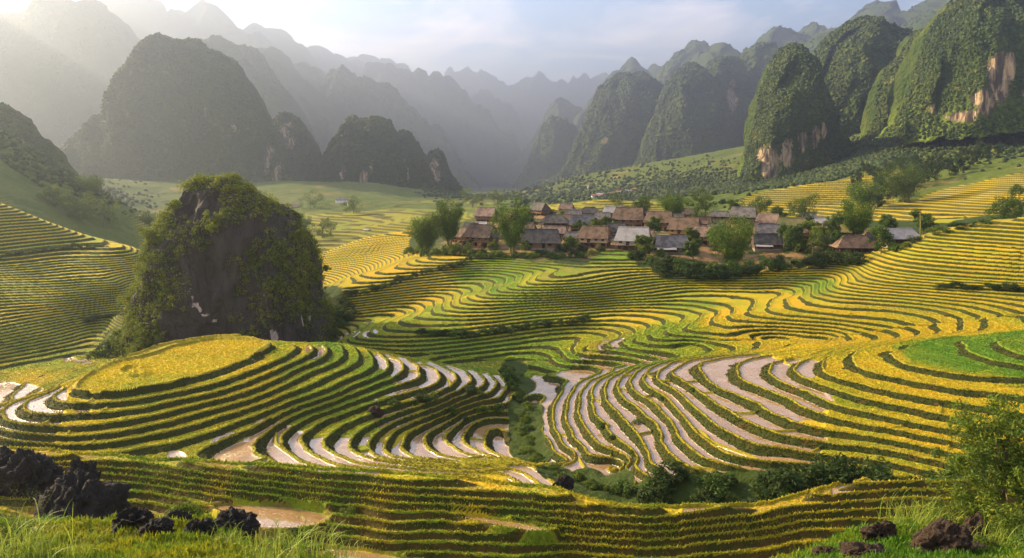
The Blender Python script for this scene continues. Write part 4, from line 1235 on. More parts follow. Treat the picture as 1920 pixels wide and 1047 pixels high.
# trees of the far slopes
_n = 0
for u, v, top, w, y0, lab, bam in [
    (166, 368, 326, 62, 225, 'pale feathery tree highest on the left green slope', True),
    (195, 425, 368, 74, 215, 'broad hazy tree lowest on the left green slope', False),
    (100, 385, 352, 50, 215, 'dark round tree on the left green slope beside the pale feathery one', False),
    (140, 410, 374, 54, 210, 'low spreading tree on the left green slope above the terraces', False),
    (285, 428, 404, 44, 260, 'small hazy tree in the saddle left of the dark limestone tower', False),
    (932, 392, 357, 34, 480, 'blue hazy tree standing right of its twin in the misty valley', False),
    (886, 392, 358, 36, 460, 'blue hazy tree standing left of its twin in the misty valley', False),
    (566, 440, 402, 36, 270, 'pale misty tree just right of the dark limestone tower top', True),
    (606, 446, 412, 40, 270, 'misty round tree above the hazy terraces right of the limestone tower', False),
    (585, 392, 362, 44, 380, 'hazy thicket at the foot of the great left mountain', False),
    (665, 400, 372, 40, 400, 'hazy tree just below the white farm building', False),
]:
    X, Y, z, H, W = fit(u, v, top, w, y0, True)
    o = make_bamboo('tree', H, W, 300 + _n, per=110, leaf=0.25) if bam else make_tree('tree', H, W * 1.15, 300 + _n, M_SHRUB, trunk=0.08, clumps=40, per=60, leaf=0.26 + 0.0004 * Y)
    if bam:
        o.children[0].name = 'trunk'; o.children[1].name = 'crown'
    tag(place(o, X, Y, z - 0.2), lab, 'tree', 'scattered trees on the far slopes'); _n += 1

# dark trees filling the gully between the golden fields on the right
proto = [make_tree('gully_tree', 9, 9, 330 + i, M_DARKLEAF, trunk=0.05, clumps=40, per=50, leaf=0.36) for i in range(4)]
gl = [(1640,392,26,226),(1655,380,28,240),(1672,372,26,250),(1655,360,28,270),(1690,352,34,280),(1715,350,30,270),(1735,342,34,280),(1755,338,30,280),(1780,330,28,290),(1800,322,26,300),
      (1825,312,24,300),(1850,300,22,310),(1640,345,30,300),(1665,335,26,330),(1690,320,24,340),(1610,352,24,300),(1625,330,20,350),(1870,290,20,320),(1760,318,22,340),(1720,318,24,340),(1800,300,20,350),(1840,285,18,370),(1900,275,18,340)]
for i, (u, v, h, y0) in enumerate(gl):
    X, Y = hill_pick(u, v, y0)
    o = proto[i % 4] if i < 4 else copy_tree(proto[i % 4])
    s = h / F * Y * S / 9 * 1.25
    o.scale = (s, s, s * random.uniform(.85, 1.15)); o.rotation_euler = (0, 0, random.uniform(0, 6))
    place(o, X, Y, float(hill_z(X, Y)) - .3)
    tag(o, 'dark green tree in the wooded gully between the golden fields on the right slope', 'tree', 'trees of the wooded gully on the right slope')


# far woods on the slopes below the crags: one mass each
def wood(n, spots_, name='forest'):
    C, R = [], []
    for u, Y, ru, rY, k, rad in spots_:
        uu = u + rng.normal(size=k) * ru; yy = np.abs(Y + rng.normal(size=k) * rY) + 0
        yy = np.clip(yy, 235, 3000)
        X = (uu - U0) / F * yy
        keep = samp2(FLD, X, yy) < 0.35
        X, yy = X[keep], yy[keep]
        z = hill_z(X, yy); r_ = rad * rng.uniform(.5, 1.25, len(X))
        C.append(np.c_[X, yy, z + r_ * 0.3]); R.append(r_)
    bv, bt, tone = blobs(np.concatenate(C), np.concatenate(R), 0.95)
    m = mesh_from(name, bv * S, None, bt, mats=[M_CANOPY]); fattr(m, 'tone', tone)
    tag(link(name, m), kind='stuff')


def samp2(G, X, Y):
    i = np.clip(np.rint(np.interp(np.log(Y), LY2, np.arange(R2))).astype(int), 0, R2 - 1)
    j = np.clip(np.rint(np.interp(np.asarray(X) / Y, TX2, np.arange(C2))).astype(int), 0, C2 - 1)
    return G[i, j]


wood(0, [(1560,470,60,50,2600,1.3),(1450,500,60,60,2600,1.4),(1350,520,60,60,1500,1.4),(1640,480,50,50,1600,1.3),(1750,520,60,40,900,1.4),(1880,430,60,40,700,1.1),(1850,520,80,30,900,1.4),
         (1240,560,80,90,2600,1.2),(1120,650,80,120,1800,1.5),(1030,800,60,150,350,2.0),(980,1100,50,250,300,2.6),(1700,430,60,25,600,1.1)])
wood(0, [(60,290,60,20,900,0.9),(130,265,50,14,500,0.8),(20,250,60,12,500,0.8),(150,480,70,70,900,1.3),(850,760,30,120,500,1.8)])

# shrubs: hedges and banks below the village, gully, foot of the tower
shr = [make_shrub('shrub', 2.0, 3.0, 400 + i, [M_SHRUB, M_DARKLEAF, M_SHRUB, M_DARKLEAF, M_BROAD][i], per=75) for i in range(5)]
_used = [False] * 5


def shrub(k, X, Y, h, w, label, group):
    o = shr[k] if not _used[k] else copy_tree(shr[k]); _used[k] = True
    o.name = 'shrub'
    o.scale = (w / 3.0, w / 3.0, h / 2.0); o.rotation_euler = (0, 0, random.uniform(0, 6.28))
    place(o, X, Y, float(ground_z(X, Y)) - 0.05)
    tag(o, label, 'shrub', group)
    return o


def shrubs_at(lst, label, group, y0, kinds=(0, 1, 2, 3, 4)):
    for i, (u, v, w, h) in enumerate(lst):
        X, Y = on_ground(u, v, y0)
        shrub(kinds[i % len(kinds)], X, Y, h / F * Y * S, w / F * Y * S, label, group)


def line(pts, n, w, h, jit=6):
    pts = np.array(pts, float); d = np.r_[0, np.cumsum(np.hypot(*np.diff(pts, axis=0).T))]
    s = np.linspace(0, d[-1], n)
    return [(np.interp(a, d, pts[:, 0]) + random.uniform(-jit, jit), np.interp(a, d, pts[:, 1]) + random.uniform(-jit * .5, jit * .5), w * random.uniform(.7, 1.3), h * random.uniform(.7, 1.35)) for a in s]


shrubs_at(line([(770,476),(800,482),(840,474),(880,478),(905,484)], 10, 28, 20), 'low green shrub on the bank under the bamboo at the left end of the village', 'shrubs under the left bamboo', 130, (0, 2, 4))
shrubs_at(line([(905,480),(860,500),(800,515),(740,532),(690,548),(640,562)], 20, 24, 11, 4), 'low shrub in the diagonal hedge running down the left terraces', 'shrubs of the diagonal hedge', 110, (1, 4, 3))
shrubs_at(line([(925,484),(990,480),(1060,482),(1110,480)], 11, 26, 13, 4), 'low shrub in the hedge below the long dark roofed house', 'shrubs below the dark roofed house', 130, (4, 0, 1))
shrubs_at(line([(1190,486),(1240,500),(1290,512),(1340,520),(1400,515),(1450,508),(1500,500),(1560,498),(1600,500)], 25, 40, 26, 10), 'dark shrub in the broad hedge below the largest bamboo clump', 'shrubs of the broad hedge', 120, (1, 3, 4))
shrubs_at(line([(1240,516),(1310,522),(1400,520)], 9, 36, 16, 8), 'low dark shrub at the lower rim of the broad hedge', 'shrubs of the broad hedge rim', 118, (1, 3))
shrubs_at(line([(790,640),(840,640),(900,628),(960,620),(1030,610),(1100,604)], 20, 28, 13, 3), 'low shrub in the dark hedge crossing the middle terraces', 'shrubs of the middle hedge', 105, (3, 4, 1))
shrubs_at(line([(0,482),(60,472),(130,464),(195,462)], 11, 26, 9, 3), 'low shrub in the hedge crossing the left hillside terraces', 'shrubs of the left hillside hedge', 100, (1, 4))
shrubs_at(line([(165,600),(210,592),(255,582)], 6, 26, 9, 3), 'low shrub in the lower hedge of the left hillside near the limestone tower', 'shrubs of the lower left hedge', 100, (1, 4))
shrubs_at(line([(1760,538),(1830,542),(1920,546)], 10, 30, 12, 3), 'low shrub in the dark strip across the right terraces', 'shrubs of the right terrace strip', 100, (3, 1))
shrubs_at([(1020,452,30,16),(1050,470,24,18),(1075,462,28,18),(1092,472,26,18),(1100,428,34,14),(1160,426,40,16),(1175,432,34,14),(1225,432,30,14),(990,420,40,14),(1030,402,36,12),(1060,400,30,10),(1350,470,30,26),(985,468,26,20),
           (880,462,30,16),(900,474,26,14),(925,466,24,22),(1125,470,24,14),(1240,480,26,16),(1335,455,30,26),(1490,468,40,34),(1505,472,36,30),(1560,468,30,26),(1540,450,36,26),(1590,486,26,14),(1680,468,36,18),(1700,464,30,14),(1715,452,40,14),(1760,446,50,14),(1800,440,50,12),(1840,432,40,12),(1645,440,40,18),(1475,445,34,28),(1520,436,36,22),(1450,400,30,10),(1390,420,30,16),(1240,412,30,12),(1090,408,24,10)],
          'garden shrub among the houses of the village', 'garden shrubs of the village', 132)
shrubs_at(line([(985,762),(980,790),(985,820),(990,845),(1010,866),(1050,886),(1100,905),(1150,918)], 30, 30, 12, 10), 'low shrub in the green gully between the two flooded hills', 'shrubs of the green gully', 50, (0, 2, 4))
shrubs_at(line([(955,700),(965,725),(975,750)], 9, 28, 18, 8), 'low shrub on the right rim of the left flooded hill', 'shrubs on the mound rim', 60, (4, 0))
for i in range(66):
    f = i / 65; u = 1180 + 760 * f + random.uniform(-10, 10)
    ytop = np.interp(u, [1180, 1300, 1400, 1500, 1600, 1700, 1800, 1940], [59, 58.5, 58, 57, 56.5, 55.5, 54, 52.5])
    Y = ytop - random.uniform(0, 8.0); X = (u - U0) / F * Y
    big = random.random() < .4
    h = (random.uniform(2.2, 3.8) if big else random.uniform(1.2, 2.2)) * (0.55 + 0.45 * min(1, f * 2.5))
    shrub(random.choice((1, 3, 3, 1, 4)), X, Y, h * S * .72, h * S * 1.3, 'dark leafy bush in the shaded gully below the right flooded hill', 'bushes of the shaded gully')
shrubs_at([(228,664,70,56),(200,668,50,34),(250,660,50,50),(180,672,40,20),(268,655,40,44),(300,648,40,40),(340,646,36,26)], 'dense green bush at the left foot of the limestone tower', 'bushes at the foot of the limestone tower', 100, (0, 4, 2))
shrubs_at([(600,612,40,30),(625,600,40,24),(640,592,30,18),(580,626,40,24),(632,585,30,18),(650,600,34,18),(640,615,34,20),(665,590,28,14),(628,630,34,18),(655,575,26,14)], 'green bush at the right foot of the limestone tower', 'bushes at the right foot of the tower', 105, (4, 1))
shrubs_at([(740,762,26,14),(790,755,40,22),(810,748,30,18),(846,772,28,16),(880,738,30,14),(905,778,30,16),(935,768,30,18),(870,790,20,8),(900,742,20,12)], 'small weedy shrub on a bank of the left flooded hill', 'weedy shrubs on the left flooded hill', 50, (4, 1, 0))
shrubs_at([(1130,800,22,12),(1195,790,20,12),(1240,745,14,9),(1185,850,22,12),(1150,822,18,10),(1250,720,14,8),(1300,730,14,8)], 'weedy tuft of shrub on a bank of the right flooded hill', 'weedy shrubs on the right flooded hill', 50, (4, 0))
# ------------------------------------------------------------------ the dark limestone tower behind the mound
def m_tower():
    q = NT('tower_rock'); P = q.pos()
    a = q.noise(P, 1.0, 6, 0.7, 0.6, (0.5, 0.5, 0.12))
    b = q.noise(P, 1.2, 5, 0.7)
    cr = q.voro(P, 1.0, 'DISTANCE_TO_EDGE', sxyz=(0.42, 0.42, 0.14))
    c = q.mix(a, (0.008, 0.007, 0.006), (0.075, 0.060, 0.048))
    c = q.mix(q.m_('MULTIPLY', q.ss(0.5, 0.75, b), 0.6), c, (0.055, 0.060, 0.018))
    c = q.mix(q.ss(0.4, 0.6, q.m_('ADD', q.at('pale'), q.m_('MULTIPLY', q.m_('SUBTRACT', b, 0.5), 1.3))), c, q.mix(b, (0.18, 0.13, 0.10), (0.62, 0.50, 0.40)))
    q.fin(c, 0.9, 0.2)
    q.bump(q.m_('ADD', q.m_('ADD', a, q.m_('MULTIPLY', b, 0.6)), q.m_('MULTIPLY', q.ss(0.0, 0.12, cr), 0.5)), 0.9, 0.8)
    return q.m


def tower():
    Y = 112.0
    pts = np.array([(246,690),(256,640),(262,600),(270,550),(284,510),(298,470),(312,432),(328,402),(342,378),(348,358),(362,344),(382,335),(408,330),(436,334),(460,344),(480,357),(500,370),(520,384),(540,402),(556,422),(575,450),(590,480),(604,520),(612,560),(618,600),(620,650),(622,690)], float)
    left = pts[:12][::-1]; right = pts[12:]
    nv, na = 150, 200
    v = np.linspace(331.5, 690, nv)
    v = 331.5 + (690 - 331.5) * np.linspace(0, 1, nv) ** 1.15
    ul = np.interp(v, left[:, 1], left[:, 0]); ur = np.interp(v, right[:, 1], right[:, 0])
    ul[0] = 400; ur[0] = 420
    c = (ul + ur) / 2; w = (ur - ul) / 2
    a = np.linspace(0, 2 * pi, na, endpoint=False)
    Z = (V0 - v) / F * Y
    ca = np.sign(np.cos(a)) * np.abs(np.cos(a)) ** 0.85; sa = np.sign(np.sin(a)) * np.abs(np.sin(a)) ** 0.85
    X = ((c - U0)[:, None] + w[:, None] * ca[None]) / F * Y
    YY_ = Y + (w[:, None] * 0.80 * sa[None]) / F * Y
    ZZ = Z[:, None] * np.ones(na)[None]
    P = np.stack([X, YY_, ZZ], -1)
    n = np.stack([np.cos(a)[None] * np.ones_like(X), np.sin(a)[None] * np.ones_like(X), 0 * X], -1)
    rid = 1 - np.abs(fbm(P * np.array([.30, .30, .07]), 3, 71)) * 1.6
    d = 1.15 * rid + 1.5 * fbm(P * np.array([.13, .13, .09]), 3, 72) + 0.40 * fbm(P * np.array([.9, .9, .35]), 3, 73) - 0.9
    d = d * np.clip(w[:, None] / 95, 0.08, 1)
    P = P + n * d[..., None] * 0.9
    P[..., 2] += 0.35 * fbm(P * 0.5, 3, 74) * np.clip(w[:, None] / 60, 0, 1)
    i = np.arange(nv * na).reshape(nv, na)
    Q = np.stack([i[:-1], i[1:], np.roll(i[1:], -1, 1), np.roll(i[:-1], -1, 1)], -1).reshape(-1, 4)
    root = empty('limestone_tower', (0, 0, 0))
    base = (0, 0, 0)
    pale = np.zeros(X.shape)
    pu = U0 + P[..., 0] / Y * F; pv = V0 - P[..., 2] / Y * F
    for cu, cv, ru, rv, sl in [(411,530,3,18,0),(422,556,4,9,-.5),(434,568,7,3,.35),(450,578,5,4,.6),(549,612,4,20,-.25),(592,582,4,18,0),(358,635,5,14,0),(340,560,3,14,0)]:
        x_ = pu - cu - sl * (pv - cv) * -1; pale = np.maximum(pale, np.exp(-((x_ / ru) ** 2 + ((pv - cv) / rv) ** 2)))
    pale *= np.sin(a)[None] < 0.2
    me = mesh_from('rock_body', P.reshape(-1, 3) * S, Q, mats=[m_tower()], smooth=True); fattr(me, 'pale', pale)
    link('rock_body', me, root)
    tag(root, 'dark limestone tower draped in shrubs behind the golden mound', 'rock outcrop')
    # hanging shrubs: more on the left, the shoulders and the right half
    r = np.random.default_rng(5)
    pf = P.reshape(-1, 3); nf = n.reshape(-1, 3)
    fu, fv = pu.reshape(-1), pv.reshape(-1)
    front = (nf[:, 1] < 0.35)
    dens = 0.14 + 1.0 * np.exp(-((fu - 275) / 55) ** 2) * (fv > 380) + 0.8 * np.exp(-((fu - 320) / 40) ** 2 - ((fv - 420) / 60) ** 2) + 0.75 * np.exp(-((fu - 530) / 45) ** 2 - ((fv - 480) / 90) ** 2) \
        + 0.9 * (fv < 356) + 0.5 * np.exp(-((fu - 380) / 40) ** 2 - ((fv - 480) / 50) ** 2) + .6 * np.exp(-((fu - 330) / 40) ** 2 - ((fv - 610) / 30) ** 2) + .6 * np.exp(-((fu - 585) / 35) ** 2 - ((fv - 560) / 60) ** 2)
    dens -= 0.7 * np.exp(-((fu - 440) / 38) ** 2 - ((fv - 560) / 75) ** 2) + 0.35 * np.exp(-((fu - 420) / 45) ** 2 - ((fv - 370) / 30) ** 2)
    dens = np.clip(dens + 0.95 * vnoise(pf * 0.24, 77), 0, 2.0) * front * np.repeat(np.clip(w / 100, .1, 1), na)
    idx = r.choice(len(pf), 2000, p=dens / dens.sum())
    C = pf[idx] + nf[idx] * 0.35 + np.c_[0 * idx, 0 * idx, 0.1 + 0 * idx]
    s = (0.35 + 0.95 * r.uniform(0, 1, len(idx)) ** 1.6) * S
    Vv, Qq, tn = leaves(C * S, np.c_[s, s, s * .8], 46, 0.20, 78)
    g = fbm(C * 0.15, 2, 79); tn = np.clip(tn + 0.25 * np.repeat(g, 46 * 4), 0, 0.97)
    o = leaf_obj('shrub_cover', Vv, Qq, tn, M_CLIFFLEAF, root); tag(o, kind='stuff')
    return pf, nf, fu, fv


T_PF, T_NF, T_FU, T_FV = tower()


def on_tower(u, v):
    d = (T_FU - u) ** 2 + (T_FV - v) ** 2 + 1e5 * (T_NF[:, 1] > 0.1)
    return T_PF[d.argmin()]


for k, (u, v, h, w, lab, kind) in enumerate([
    (436, 432, 42, 56, 'bright green tree jutting from the upper face of the limestone tower', 't'),
    (606, 530, 40, 30, 'thin leaning tree on the right edge of the limestone tower', 't'),
    (384, 345, 12, 24, 'small tree on the left of the limestone tower summit', 't'),
    (440, 336, 14, 44, 'low bright bushes along the limestone tower summit', 's'),
    (335, 420, 34, 46, 'golden green tree on the upper left shoulder of the limestone tower', 't'),
    (320, 455, 34, 46, 'yellow lit tree lower on the left shoulder of the limestone tower', 't'),
    (575, 455, 34, 34, 'dark bushy tree on the upper right flank of the limestone tower', 't'),
    (315, 640, 46, 60, 'bright bush at the bottom left face of the limestone tower', 's'),
    (352, 390, 24, 34, 'sunlit shrub high on the left edge of the limestone tower', 's'),
    (280, 560, 40, 50, 'sunlit hanging bush on the lower left flank of the limestone tower', 's'),
    (268, 600, 40, 44, 'lowest sunlit bush on the left flank of the limestone tower', 's'),
    (300, 505, 40, 50, 'sunlit bush half way down the left flank of the limestone tower', 's'),
]):
    p = on_tower(u, v); H = h / F * p[1] * S; W = w / F * p[1] * S
    o = make_tree('tree', H, W, 500 + k, M_CLIFFLEAF, trunk=0.25, clumps=26, per=50, leaf=0.17, lobes=3) if kind == 't' else make_shrub('shrub', H, W, 500 + k, M_CLIFFLEAF, per=60, leaf=0.17)
    tag(o, lab, 'tree' if kind == 't' else 'shrub', 'plants growing on the limestone tower')
    o.location = tuple((p + np.array([0, -0.15, -0.2])) * S)


# ------------------------------------------------------------------ boulders
def m_rock(name, a, b, c):
    q = NT(name); P = q.obj()
    n1 = q.noise(P, 2.2, 8, 0.72, 0.5); n2 = q.noise(P, 7.0, 5, 0.7)
    col = q.mix(n1, a, b); col = q.mix(q.m_('MULTIPLY', q.ss(0.55, 0.75, n2), 0.6), col, c)
    q.fin(col, 0.85, 0.25)
    cr = q.voro(P, 2.5, 'DISTANCE_TO_EDGE')
    q.bump(q.m_('ADD', q.m_('ADD', n1, q.m_('MULTIPLY', n2, .5)), q.m_('MULTIPLY', q.ss(0, .1, cr), .25)), 1.0, 0.14)
    return q.m


M_BLACK = m_rock('dark_limestone', (0.005, 0.0045, 0.004), (0.026, 0.021, 0.017), (0.055, 0.044, 0.034))
M_BROWN = m_rock('brown_rock', (0.010, 0.006, 0.004), (0.058, 0.033, 0.017), (0.15, 0.09, 0.045))


def sphere_grid(nl=56, nw=80):
    th = np.linspace(0.0, pi, nl); ph = np.linspace(0, 2 * pi, nw, endpoint=False)
    d = np.stack([np.sin(th)[:, None] * np.cos(ph), np.sin(th)[:, None] * np.sin(ph), np.cos(th)[:, None] * np.ones(nw)], -1)
    i = np.arange(nl * nw).reshape(nl, nw)
    return d, np.stack([i[:-1], i[1:], np.roll(i[1:], -1, 1), np.roll(i[:-1], -1, 1)], -1).reshape(-1, 4)


def boulder(X, Y, size, seed, mat, label, lean=(0, 0), sink=0.34, rz=0.0, sharp=1.0, name='boulder', group=None):
    """angular boulder: planes cut from a lump, then chipped"""
    r = np.random.default_rng(seed)
    d, Q = sphere_grid()
    rad = np.full(d.shape[:2], 1.0)
    for k in range(11):                      # cut facets
        nn = r.normal(size=3); nn /= np.linalg.norm(nn)
        h = r.uniform(0.52, 0.86)
        dot = d @ nn
        rad = np.where(dot > 0.05, np.minimum(rad, h / np.maximum(dot, 0.05)), rad)
    P = d * rad[..., None]
    e = d * (1.0 - 1.6 * np.abs(fbm(P * 1.7 + seed, 4, seed)))[..., None] * 0
    P = P + d * (0.50 * sharp * (0.42 - np.abs(fbm(P * np.array([1.9, 1.9, 1.2]) + seed, 5, seed, 0.6))) + 0.08 * fbm(P * 6 + seed, 3, seed + 1))[..., None]
    P = P * np.array(size) * 0.5
    P[..., 0] += lean[0] * np.clip(P[..., 2], -9, 9); P[..., 1] += lean[1] * P[..., 2]
    me = mesh_from(name, P.reshape(-1, 3), Q, mats=[mat], smooth=False)
    me.polygons.foreach_set('use_smooth', np.ones(len(me.polygons), bool))
    o = link(name, me); o.rotation_euler = (0, 0, rz)
    z = float(ground_z(X, Y, True)) * S
    o.location = (X * S, Y * S, z + size[2] * (0.5 - sink))
    return tag(o, label, 'rock', group)


def rock_px(u, v, w, h, y0, seed, mat, label, **k):
    X, Y = on_ground(u, v, y0)
    s = Y / F * S
    return boulder(X, Y, (w * s * 1.15, w * s * 0.9, h * s * 1.5), seed, mat, label, **k)


rock_px(150, 985, 150, 112, 8, 11, M_BLACK, 'largest black jagged boulder at lower left among tall grass', lean=(-.12, 0), group='dark boulders in the lower left corner')
rock_px(156, 930, 50, 62, 8, 12, M_BLACK, 'black pointed rock standing on the shoulder of the largest boulder', sharp=1.6, group='dark boulders in the lower left corner')
rock_px(62, 920, 100, 80, 8, 13, M_BLACK, 'black boulder behind the leafy bush at the left edge', group='dark boulders in the lower left corner')
rock_px(16, 905, 64, 66, 8, 14, M_BLACK, 'black rock cut by the left edge of the view', group='dark boulders in the lower left corner')
rock_px(110, 990, 90, 70, 8, 15, M_BLACK, 'grey black rounded boulder in front of the largest one', group='dark boulders in the lower left corner')
rock_px(252, 1000, 80, 50, 8, 16, M_BLACK, 'low slanted black rock right of the largest boulder', lean=(.3, 0), group='dark boulders in the lower left corner')
rock_px(300, 1010, 60, 30, 8, 17, M_BLACK, 'small flat black rock between the slanted rock and the pond rocks', group='dark boulders in the lower left corner')
rock_px(336, 990, 44, 34, 8, 18, M_BLACK, 'small upright black rock behind the flat one beside the grass bank', group='dark boulders in the lower left corner')
rock_px(432, 1005, 82, 46, 8, 19, M_BLACK, 'lumpy black rock at the near edge of the muddy pond', group='dark boulders in the lower left corner')
rock_px(378, 1012, 50, 36, 8, 20, M_BLACK, 'low black rock leaning on the lumpy one beside the pond', group='dark boulders in the lower left corner')
rock_px(1055, 917, 34, 24, 25, 21, M_BLACK, 'lone small black rock on the terrace edge at centre', group='small rocks on the terraces')
rock_px(704, 776, 24, 14, 50, 22, M_BROWN, 'small pinkish brown rock on a bank of the left flooded hill', group='small rocks on the terraces')
rock_px(1652, 1014, 58, 32, 8, 23, M_BROWN, 'brown broken rock left of the tall grass tussock at lower right', group='brown rocks at lower right')
rock_px(1618, 1046, 70, 30, 8, 24, M_BROWN, 'dark brown rounded rock cut by the bottom edge', group='brown rocks at lower right')
rock_px(1552, 1046, 44, 20, 8, 25, M_BROWN, 'smallest brown rock at the bottom edge', group='brown rocks at lower right')
rock_px(1768, 1036, 84, 54, 8, 26, M_BROWN, 'long slanted brown rock below the leafy sapling', lean=(.7, 0), group='brown rocks at lower right')
rock_px(1832, 1018, 46, 54, 8, 27, M_BROWN, 'upright reddish brown rock right of the slanted one', sharp=.6, group='brown rocks at lower right')
rock_px(1822, 1034, 54, 16, 8, 28, M_BROWN, 'pale flat broken stone lying at the foot of the upright brown rock', sharp=.5, group='brown rocks at lower right')
# ------------------------------------------------------------------ the village
def m_roof(name, a, b, streak=(6.0, 1.2, 1.2), patch=None):
    q = NT(name); P = q.obj()
    n = q.noise(P, 1.0, 5, 0.7, 0.2, streak); n2 = q.noise(P, 0.7, 5, 0.65)
    c = q.mix(n, a, b)
    c = q.mix(q.m_('MULTIPLY', q.ss(0.44, 0.60, n2), 0.75), c, patch or tuple(x * 0.55 for x in a))
    w = q.n('ShaderNodeTexWave'); w.wave_type = 'BANDS'; w.bands_direction = 'Y'; w.inputs['Scale'].default_value = 1.1; w.inputs['Distortion'].default_value = 1.5
    q.put(w.inputs['Vector'], P)
    q.fin(q.mix(q.m_('MULTIPLY', w.outputs['Fac'], 0.22), c, (0.03, 0.025, 0.02)), 0.8, 0.25)
    q.bump(q.m_('ADD', n, w.outputs['Fac']), 0.5, 0.06)
    return q.m


ROOF = {
    'brown': m_roof('brown_thatch', (0.085, 0.050, 0.030), (0.22, 0.138, 0.082)),
    'grey': m_roof('grey_tile', (0.10, 0.088, 0.078), (0.25, 0.215, 0.19)),
    'dark': m_roof('dark_tile', (0.035, 0.030, 0.027), (0.13, 0.115, 0.10)),
    'pale': m_roof('pale_sheet', (0.24, 0.225, 0.21), (0.48, 0.43, 0.385), patch=(0.26, 0.22, 0.20)),
    'pink': m_roof('pinkish_tile', (0.16, 0.10, 0.07), (0.33, 0.225, 0.165)),
    'moss': m_roof('mossy_thatch', (0.12, 0.085, 0.04), (0.24, 0.20, 0.07), patch=(0.10, 0.13, 0.02)),
    'blue': m_roof('blue_sheet', (0.20, 0.30, 0.48), (0.40, 0.50, 0.66)),
    'red': m_roof('red_tile', (0.36, 0.11, 0.07), (0.50, 0.22, 0.16)),
}
M_WALL = {
    'wood': m_plain('weathered_boards', (0.10, 0.055, 0.028), (0.27, 0.16, 0.085), 1.2, sxyz=(8, 8, 0.7)),
    'mud': m_plain('ochre_mud', (0.36, 0.20, 0.06), (0.58, 0.36, 0.13), 1.0),
    'cream': m_plain('limewash', (0.42, 0.32, 0.20), (0.66, 0.54, 0.38), 1.0),
    'dark': m_plain('dark_boards', (0.035, 0.022, 0.014), (0.13, 0.085, 0.05), 1.2, sxyz=(8, 8, 0.7)),  # darkest board tone, also on gables and ground storeys
    'white': m_plain('white_plaster', (0.62, 0.60, 0.58), (0.80, 0.79, 0.77), 1.0),
}
M_POST = m_plain('post_wood', (0.12, 0.06, 0.025), (0.30, 0.17, 0.08), 2.0, sxyz=(4, 4, 0.6))
M_ROOM_SHADE = m_plain('painted_interior_shade', (0.012, 0.010, 0.008), (0.03, 0.024, 0.018), 1.0)  # dark panels painted as the unlit rooms behind windows and doors
M_STONE = m_plain('footing_stone', (0.12, 0.10, 0.08), (0.34, 0.29, 0.23), 2.5)


def boxv(x0, x1, y0, y1, z0, z1):
    v = [(x0,y0,z0),(x1,y0,z0),(x1,y1,z0),(x0,y1,z0),(x0,y0,z1),(x1,y0,z1),(x1,y1,z1),(x0,y1,z1)]
    return np.array(v, float), np.array([(0,3,2,1),(4,5,6,7),(0,1,5,4),(1,2,6,5),(2,3,7,6),(3,0,4,7)])


def slab(quad, th):
    """thick sheet from 4 corners (counter-clockwise seen from above)"""
    q = np.array(quad, float); n = np.cross(q[1] - q[0], q[3] - q[0]); n /= np.linalg.norm(n)
    v = np.r_[q, q - n * th]
    return v, np.array([(0,1,2,3),(7,6,5,4),(0,4,5,1),(1,5,6,2),(2,6,7,3),(3,7,4,0)])


def sag(V, W, D, amt, seed):
    """old roofs are never straight"""
    r = np.random.default_rng(seed)
    V = V.copy()
    V[:, 2] += amt * (np.sin(V[:, 0] / W * 5 + r.uniform(0, 6)) * 0.5 - (1 - (2 * V[:, 0] / W) ** 2) * 0.6)
    return V


def roof_grid(p00, p10, p11, p01, th, nu=14, nv=6, W=8, seed=0, amt=0.05):
    """sagging thick roof plane: p00-p10 eave, p01-p11 ridge"""
    u = np.linspace(0, 1, nu)[:, None, None]; v = np.linspace(0, 1, nv)[None, :, None]
    p00, p10, p11, p01 = (np.array(p, float) for p in (p00, p10, p11, p01))
    P = p00 * (1 - u) * (1 - v) + p10 * u * (1 - v) + p11 * u * v + p01 * (1 - u) * v
    n = np.cross(p10 - p00, p01 - p00); n /= np.linalg.norm(n)
    P = P.reshape(-1, 3)
    r = np.random.default_rng(seed)
    P = P + n * (0.035 * fbm(P * 1.3 + seed, 2, seed))[:, None]
    P = sag(P, W, 1, amt, seed)
    i = np.arange(nu * nv).reshape(nu, nv); m = nu * nv
    top = np.stack([i[:-1, :-1], i[1:, :-1], i[1:, 1:], i[:-1, 1:]], -1).reshape(-1, 4)
    V = np.r_[P, P - n * th]
    F_ = [top, top[:, ::-1] + m]
    ring = np.r_[i[:, 0], i[-1, 1:], i[-2::-1, -1], i[0, -2:0:-1]]
    nx = np.roll(ring, -1)
    F_.append(np.stack([ring, ring + m, nx + m, nx], -1))
    return V, np.concatenate(F_)


